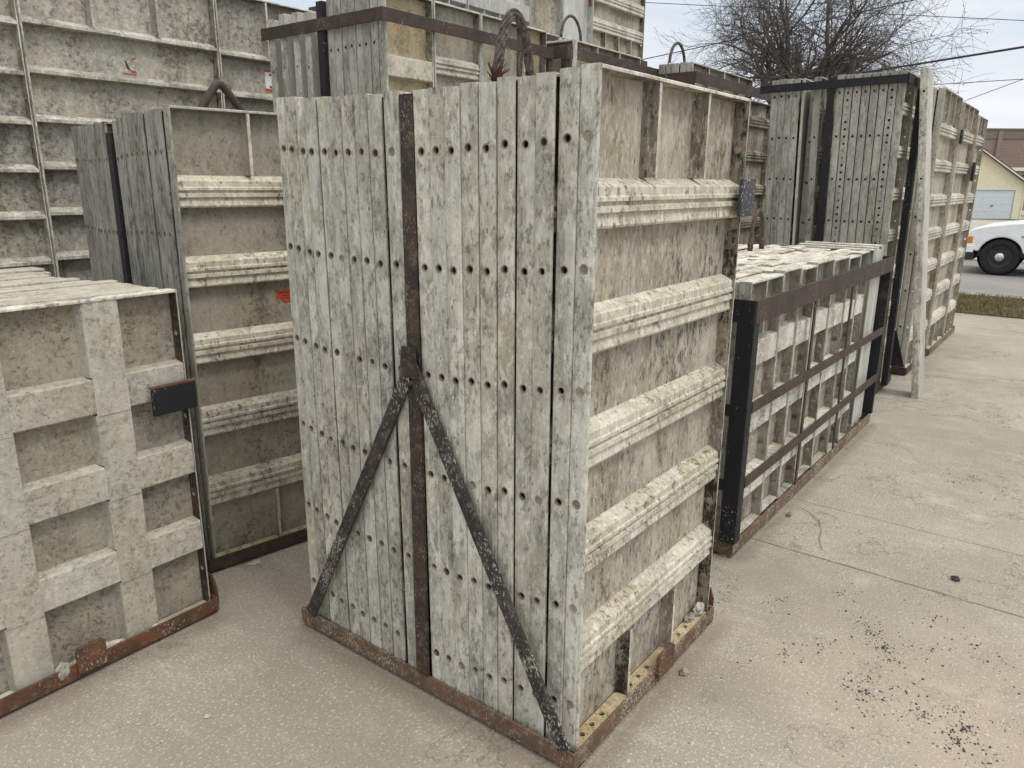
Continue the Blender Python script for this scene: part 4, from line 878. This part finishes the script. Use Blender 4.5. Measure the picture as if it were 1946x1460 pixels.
gravel('gravel', 'dark gravel specks scattered over the concrete on the right', gc, 4, 'stone')
gravel('gravel', 'pale grit scattered over the concrete', [(2.7, .3, .5, 90, .0014, .003), (1.2, 1.6, 1.0, 130, .0012, .0026), (3.6, .2, 1.2, 130, .0012, .0028), (3.5, .93, .18, 30, .0015, .004), (5.3, .3, 1.5, 60, .0015, .003)], 9, 'lump')
wire = [(3.33, .76, .006), (3.42, .80, .007), (3.53, .82, .008), (3.63, .86, .007), (3.70, .93, .008), (3.73, .985, .01)]
tag(lump('leaf_litter', 'curled dry leaf scraps beside the foot of the low black rack', (3.62, 1.0, .006), (.028, .012, .007), 20, mat='side', cat='litter'))
mb = MB(); mb.tube(wire, .0013, 5); t = mb.build('tie_wire', M['rustgrey']); tag(t, 'thin curved rusty wire lying over the joint beside the low rack', 'wire')

# ---------------------------------------------------------------- white pickup on the road
M['paint'] = flat('white_car_paint', (.92, .93, .94), .22, 0, .6); M['tyre'] = flat('tyre_rubber', (.018, .018, .02), .8); M['blackpl'] = flat('black_bumper_plastic', (.03, .03, .033), .6)
M['chrome'] = flat('chrome', (.6, .6, .6), .2, 1.0); M['amber'] = flat('amber_lens', (.75, .23, .015), .25, 0, .7); M['glass'] = flat('dark_window_glass', (.03, .035, .04), .08, 0, .8); M['rimblk'] = flat('black_steel_wheel', (.03, .03, .034), .45)
tr = thing('pickup_truck', 'white pickup truck on the road with black steel wheels and amber turn signal', 'pickup truck', (16.65, 1.386, 0))
def arch_pts(c_, r_, z0, n_=14): # from front to rear over the wheel
    return [(c_ + r_ * math.cos(a_), .33 + r_ * math.sin(a_)) for a_ in [math.asin((z0 - .33) / r_) + (math.pi - 2 * math.asin((z0 - .33) / r_)) * k / n_ for k in range(n_ + 1)]]
def yz(v_): return v_ - 1.386
prof = [(1.93, .50), (1.965, .58), (1.95, .76), (1.88, .83), (1.72, .885), (1.35, .945), (.60, 1.035), (.55, 1.08), (-.98, 1.08), (-1.0, 1.03), (-2.92, 1.03), (-2.95, .52)]
rear = [(p_, q_) for p_, q_ in reversed(arch_pts(-1.75, .40, .42))]; front = [(p_, q_) for p_, q_ in reversed(arch_pts(1.386, .365, .42))]
prof += [(-2.2, .40)] + rear + [(.9, .36)] + front + [(1.82, .44)]
mb = MB(); mb.prism([(yz(a_), b_) for a_, b_ in prof], 0, 1.72, lambda p, q, x: (x, p, q)); mb.build('body', M['paint'], tr, bevel=.028)
mb = MB(); cabp = [(.52, 1.085), (.02, 1.56), (-.78, 1.60), (-.97, 1.085)]
n0 = len(mb.v); mb.v += [(.03, yz(a_), b_) if b_ < 1.2 else (.19, yz(a_), b_) for a_, b_ in cabp] + [(1.69, yz(a_), b_) if b_ < 1.2 else (1.53, yz(a_), b_) for a_, b_ in cabp]
mb.f += [(0, 1, 2, 3), (7, 6, 5, 4)] + [(i, (i + 1) % 4, 4 + (i + 1) % 4, 4 + i) for i in range(4)]; mb.build('cab', M['paint'], tr, bevel=.04)
mb = MB(); mb.v += [(.055 + .003, yz(.36), 1.13), (.185, yz(-.02), 1.52), (.185, yz(-.68), 1.545), (.06, yz(-.80), 1.13)]; mb.v += [(x - .012, y, z) for x, y, z in mb.v]; mb.f += [(0, 1, 2, 3), (7, 6, 5, 4)] + [(i, (i + 1) % 4, 4 + (i + 1) % 4, 4 + i) for i in range(4)]; 
mb.build('window', M['glass'], tr)
mb = MB(); mb.v += [(.13, yz(.515), 1.12), (.24, yz(.085), 1.53), (1.48, yz(.085), 1.53), (1.59, yz(.515), 1.12)]; mb.v += [(x, y + .012, z + .01) for x, y, z in mb.v]; mb.f += [(0, 1, 2, 3), (7, 6, 5, 4)] + [(i, (i + 1) % 4, 4 + (i + 1) % 4, 4 + i) for i in range(4)]; mb.build('windscreen', M['glass'], tr)
mb = MB(); mb.prism([(yz(1.82), .53), (yz(1.99), .53), (yz(2.01), .51), (yz(2.005), .40), (yz(1.82), .40)], -.012, 1.732, lambda p, q, x: (x, p, q)); mb.build('bumper_cap', M['paint'], tr, bevel=.01)
mb = MB(); mb.prism([(yz(1.80), .399), (yz(2.0), .399), (yz(1.985), .27), (yz(1.95), .25), (yz(1.80), .26)], -.008, 1.728, lambda p, q, x: (x, p, q)); mb.build('front_bumper', M['blackpl'], tr, bevel=.012)
mb = MB(); mb.prism([(yz(1.955), .565), (yz(1.955), .69), (yz(1.845), .70), (yz(1.85), .565)], -.006, .16, lambda p, q, x: (x, p, q)); mb.build('headlight', M['amber'], tr, bevel=.01)
mb = MB(); mb.box(.161, .42, yz(1.93), yz(1.972), .57, .74); mb.build('headlight', M['glass'], tr, bevel=.01)
mb = MB(); mb.box(.45, 1.27, yz(1.93), yz(1.975), .55, .74); mb.build('grille', M['blackpl'], tr, bevel=.01)
mb = MB(); mb.box(-.004, .0, yz(.52), yz(.515), .45, 1.06); mb.box(-.004, 0, yz(-.92), yz(-.915), .45, 1.06); mb.build('door_seam', M['blackpl'], tr)
mb = MB(); mb.box(-.03, -.001, yz(-.68), yz(-.80), .88, .92); mb.build('door_handle', M['blackpl'], tr, bevel=.006)
mb = MB(); mb.box(.06, 1.66, yz(1.75), yz(-2.8), .34, .46); mb.build('underbody', M['blackpl'], tr)
for vx in (1.386, -1.75):
    mb = MB(); mb.lathe([(.001, .30), (.355, .30), (.355, .06), (.362, .05)], (0, yz(vx), .35), 'x', 36); mb.build('wheel_arch', M['hole'], tr)
for vx in (1.386, -1.75):
    for side in (0, 1):
        k = 1 if side == 0 else -1; x0 = .03 if side == 0 else 1.69
        mb = MB(); mb.lathe([(.20, .03 * k), (.215, 0), (.30, -.004 * k), (.325, .02 * k), (.328, .05 * k), (.328, .17 * k), (.32, .20 * k), (.2, .20 * k)], (x0, yz(vx), .33), 'x', 44); wh = mb.build('wheel', M['tyre'], tr, True)
        mb = MB(); mb.lathe([(.205, .02 * k), (.19, .012 * k), (.175, .03 * k), (.15, .045 * k), (.10, .03 * k), (.085, .025 * k), (.0, .03 * k)], (x0, yz(vx), .33), 'x', 36); mb.build('rim', M['rimblk'], wh, True)
        mb = MB(); mb.lathe([(.088, .024 * k), (.084, -.004 * k), (.06, -.022 * k), (.0, -.028 * k)], (x0, yz(vx), .33), 'x', 24); mb.build('hubcap', M['chrome'], wh, True)
def lettering(body, size, parent, loc, rot, mat, shear=0):
    fc = bpy.data.curves.new('t', 'FONT'); fc.body = body; fc.size = size; fc.shear = shear; fc.extrude = .002; tmp = bpy.data.objects.new('t', fc); COL.objects.link(tmp)
    dg = bpy.context.evaluated_depsgraph_get(); me = bpy.data.meshes.new_from_object(tmp.evaluated_get(dg)); bpy.data.objects.remove(tmp); me.materials.clear(); me.materials.append(M[mat])
    o = bpy.data.objects.new('lettering', me); COL.objects.link(o); o.parent = parent; o.location = loc; o.rotation_euler = rot; return o
lettering('RANGER', .058, tr, (-.004, yz(1.10), .70), (R(90), 0, R(-90)), 'ink', .3)

# ---------------------------------------------------------------- garage and brick building across the road
M['siding'] = flat('yellow_vinyl_siding', (.74, .68, .49), .6); M['roofg'] = flat('grey_shingle_roof', (.13, .125, .13), .9); M['trim'] = flat('white_trim', (.72, .71, .68), .6); M['gdoor'] = flat('pale_garage_door', (.62, .66, .70), .5)
# front plane: seen nearly square from the yard, so it is built in axes of its own
gz = -.47; GP = Vector((53.5, 14.0, gz)); 
gar = thing('garage', 'yellow vinyl sided garage with pale closed door and dark gable roof', 'garage', (0, 0, 0))
gl = Vector((.6099, -.7924, 0)).normalized(); gb = Vector((.7924, .6099, 0)).normalized()   # right, away
def cammap(px, dist):   # a point at ground distance 'dist' in front of the yard, given by its bearing
    return gb * dist + gl * ((px - 973) / 1422.6 * .968 * dist)
g0_ = cammap(1753, 50); 
gar.location = (g0_.x, g0_.y, gz); gar.rotation_euler = (0, 0, math.atan2(gl.y, gl.x))
W_ = 6.6; EH = 2.25; RH = 4.3; DP = 7.0
def gbd(name, mat, fn, bevel=0, parent=None):
    mb = MB(); fn(mb); return mb.build(name, M[mat], parent or gar, bevel=bevel)
def siding(mb):
    z = 0; step = .115
    while z < RH - .02:
        z1 = min(z + step, RH); 
        def hw(zz): return W_ / 2 if zz <= EH else W_ / 2 * (RH - zz) / (RH - EH)
        a0, a1 = hw(z), hw(z1)
        x0d, x1d = W_ / 2 - 0.58 - 2.72, W_ / 2 - .58
        segs = [(-a0, a0, -a1, a1)] if z > 1.83 else [(-a0, x0d, -a1, x0d), (x1d, a0, x1d, a1)]
        for s0, s1, t0, t1 in segs:
            if s1 - s0 < .01: continue
            mb.v += [(W_ / 2 + s0, -.02, z), (W_ / 2 + s1, -.02, z), (W_ / 2 + t1, -.004, z1), (W_ / 2 + t0, -.004, z1), (W_ / 2 + s0, -.004, z), (W_ / 2 + s1, -.004, z)]
            n_ = len(mb.v) - 6; mb.f += [(n_, n_ + 1, n_ + 2, n_ + 3), (n_ + 4, n_ + 5, n_ + 1, n_)]
        z = z1
    z = 0
    while z < EH - .01:
        z1 = min(z + step, EH); mb.quad((W_ + .016, -.02, z), (W_ + .016, DP, z), (W_, DP, z1), (W_, -.02, z1)); mb.quad((W_, -.02, z), (W_, DP, z), (W_ + .016, DP, z), (W_ + .016, -.02, z)); z = z1
    mb.box(0, .05, 0, DP, 0, EH); mb.box(0, W_, DP - .1, DP, 0, EH)
gbd('wall', 'siding', siding)
def roof(mb):
    for s_ in (0, 1):
        f = (lambda x: x) if s_ == 0 else (lambda x: W_ - x)
        mb.prism([(f(-.25), EH - .12), (f(W_ / 2), RH + .03), (f(W_ / 2), RH + .19), (f(-.25), EH + .03)], -.22, DP + .2, lambda p, q, y: (p, y, q))
gbd('roof', 'roofg', roof)
def fascia(mb):
    for s_ in (0, 1):
        f = (lambda x: x) if s_ == 0 else (lambda x: W_ - x)
        mb.prism([(f(-.25), EH - .16), (f(W_ / 2), RH - .01), (f(W_ / 2), RH + .06), (f(-.25), EH - .06)], -.25, -.221, lambda p, q, y: (p, y, q))
    mb.box(W_ - .05, W_ + .03, -.045, -.022, 0, EH - .1)
gbd('fascia', 'trim', fascia)
dx0, dx1 = W_ - .58 - 2.72, W_ - .58
def gdoor(mb):
    for k in range(8): mb.box(dx0, dx1, .02 + .006 * (k % 2), .06, k * .228, k * .228 + .222)
    mb.box(dx0, dx1, .035, .0601, 0, 1.83)
dr = gbd('door', 'gdoor', gdoor); gbd('handle', 'blackpl', lambda mb: mb.box((dx0 + dx1) / 2 - .09, (dx0 + dx1) / 2 + .09, -.01, .019, .80, .85), parent=dr)
gbd('door_trim', 'trim', lambda mb: (mb.box(dx0 - .08, dx0 - .001, -.035, .01, 0, 1.83), mb.box(dx1 + .001, dx1 + .08, -.035, .01, 0, 1.83), mb.box(dx0 - .08, dx1 + .08, -.035, .01, 1.831, 1.91)))
n = N('brown_brick'); P = n.geo
bt = n.t.nodes.new('ShaderNodeTexBrick'); tcn = n.t.nodes.new('ShaderNodeTexCoord'); mpn = n.t.nodes.new('ShaderNodeMapping'); mpn.inputs['Rotation'].default_value = (R(90), 0, 0)
n.L(tcn.outputs['Object'], mpn.inputs[0]); n.L(mpn.outputs[0], bt.inputs[0]); bt.inputs['Scale'].default_value = 1.0; bt.inputs['Brick Width'].default_value = .42; bt.inputs['Row Height'].default_value = .16; bt.inputs['Mortar Size'].default_value = .012
bt.inputs['Color1'].default_value = (.27, .185, .15, 1); bt.inputs['Color2'].default_value = (.21, .15, .125, 1); bt.inputs['Mortar'].default_value = (.36, .32, .28, 1)
c = n.mix(n.math('MULTIPLY', n.rng(n.noise(P, .6, 6, .7), .4, .6), .4), bt.outputs[0], (.23, .18, .15)); M['brick'] = n.done(c, .9)
M['band'] = flat('dark_coping_brick', (.20, .165, .14), .9); M['tan'] = flat('tan_block', (.34, .27, .20), .9); M['glassb'] = flat('blue_dark_glass', (.035, .05, .08), .1)
bb = cammap(1790, 88); bld = thing('brick_building', 'large brown brick building behind the yellow garage', 'building', (bb.x, bb.y, -.5), (0, 0, math.atan2(gl.y, gl.x)))
gbd('wall', 'brick', lambda mb: mb.box(0, 22, 0, 14, 0, 7.2), parent=bld)
gbd('parapet', 'band', lambda mb: (mb.box(-.05, 22.05, -.08, 14.05, 7.201, 8.15), mb.box(-.12, 22.1, -.16, 14.1, 8.151, 8.3)), parent=bld)
for xx in (5.3, 9.6, 13.9, 18.2): gbd('pilaster', 'brick', lambda mb: mb.box(xx, xx + .5, -.22, -.001, 0, 8.0), parent=bld)
ob = cammap(1895, 72); off = thing('office_building', 'low tan building with white roof edge and dark window', 'building', (ob.x, ob.y, -.5), (0, 0, math.atan2(gl.y, gl.x)))
gbd('wall', 'tan', lambda mb: mb.box(0, 12, 0, 8, 0, 3.45), parent=off); gbd('fascia', 'trim', lambda mb: mb.box(-.3, 12.3, -.3, 8.3, 3.451, 3.75), parent=off)
for k in range(3): wn_ = gbd('window', 'glassb', lambda mb: mb.box(1.95 + 3.2 * k, 3.9 + 3.2 * k, -.03, -.001, 1.9, 3.1), parent=off); gbd('frame', 'trim', lambda mb: (mb.box(1.85 + 3.2 * k, 1.949 + 3.2 * k, -.06, -.001, 1.8, 3.2), mb.box(2.9 + 3.2 * k, 2.95 + 3.2 * k, -.05, -.031, 1.9, 3.1)), parent=wn_)

# ---------------------------------------------------------------- bare tree
M['bark'] = flat('grey_brown_bark', (.095, .08, .07), .95); M['deadleaf'] = flat('dead_leaves', (.085, .065, .052), .95); M['twig'] = flat('twig_bark', (.10, .085, .075), .95)
def tree(label, loc, base_r, h0, levels, seed, spread):
    t = thing('bare_tree', label, 'tree', loc); rg = random.Random(seed); trunk = MB(); limbs = MB(); twigs = MB(); lv = MB()
    def leafbit(p):
        k = len(lv.v); s_ = rg.uniform(.02, .055); a_ = Vector((JTR(rg, 1), JTR(rg, 1), JTR(rg, 1))).normalized(); b_ = a_.orthogonal().normalized()
        lv.v += [tuple(p), tuple(p + a_ * s_), tuple(p + a_ * s_ * .6 + b_ * s_ * .7)]; lv.f.append((k, k + 1, k + 2))
    def grow(p, d, r, l, lev):
        n_ = 5 if lev < 3 else 4; pts = [p]; rr = [r]; dd = d.copy()
        for i in range(n_):
            dd = (dd + Vector((JTR(rg, .22), JTR(rg, .22), JTR(rg, .18) + (.05 if lev < 2 else -.015)))).normalized(); pts.append(pts[-1] + dd * l / n_); rr.append(r * (1 - .5 * (i + 1) / n_))
        (trunk if lev == 0 else limbs if lev < 3 else twigs).tube(pts, rr, 10 if lev == 0 else 6 if lev < 3 else 3)
        if lev >= levels:
            for _ in range(3):
                if rg.random() < .6: leafbit(pts[rg.randint(1, n_)])
            return
        nb = {0: 11, 1: 6, 2: 5, 3: 5, 4: 4}.get(lev, 4)
        for k in range(nb):
            i = rg.randint(1 if lev else n_ - 1, n_); q = pts[i]; ax = dd.orthogonal().normalized(); ax.rotate(Matrix.Rotation(rg.uniform(0, 6.283), 3, dd))
            ang = spread * rg.uniform(.5, 1.35) if lev else rg.uniform(.35, 1.5); nd = (dd * math.cos(ang) + ax * math.sin(ang)).normalized()
            grow(q, nd, max(.0050, rr[i] * rg.uniform(.52, .74)), l * rg.uniform(.58, .82) if lev else rg.uniform(1.95, 2.75), lev + 1)
    grow(Vector((0, 0, 0)), Vector((0, 0, 1)), base_r, h0, 0)
    trunk.build('trunk', M['bark'], t, True); limbs.build('limb', M['bark'], t, True); a_ = twigs.build('twigs', M['twig'], t); b_ = lv.build('dead_leaves', M['deadleaf'], t); return t
tree('wide bare tree with dense twigs rising behind the far racks', (24.0, 8.15, -.1), .30, 4.4, 5, 33, .68)
wm = flat('black_wire', (.03, .03, .032), .6); M['wire'] = wm
def wire_between(label, d0, r0, d1, r1, rad, sag, ext=1.5):
    p0 = Vector((0, 0, 1.6154)) + Vector(d0) * r0; p1 = Vector((0, 0, 1.6154)) + Vector(d1) * r1; dv = p1 - p0; a_ = p0 - dv * ext; b_ = p1 + dv * ext
    mb = MB(); mb.tube([a_.lerp(b_, k / 24) - Vector((0, 0, sag * 4 * (k / 24) * (1 - k / 24) - sag * .75)) for k in range(25)], rad, 6); o = mb.build('power_line', M['wire']); return tag(o, label, 'power line')
wire_between('thick black cable sloping up to the right above the tall strapped rack', (.965, .231, .124), 15, (.986, .093, .139), 13.5, .016, .02, 1.2)
wire_between('wire rising across the bare tree from the small cable loop', (.871, .469, .145), 17, (.932, .319, .173), 16, .009, .02, 1.0)
wire_between('thin wire crossing the sky at the top edge', (.861, .466, .205), 30, (.987, .10, .165), 30, .011, .02, 1.0)
wire_between('thin wire in the sky right of the tree', (.980, .17, .107), 34, (.99, .088, .108), 33, .012, .02, 1.0)
wire_between('thin wire sloping towards the brick building', (.987, .136, .090), 36, (.99, .088, .108), 34, .012, .0, 1.0)
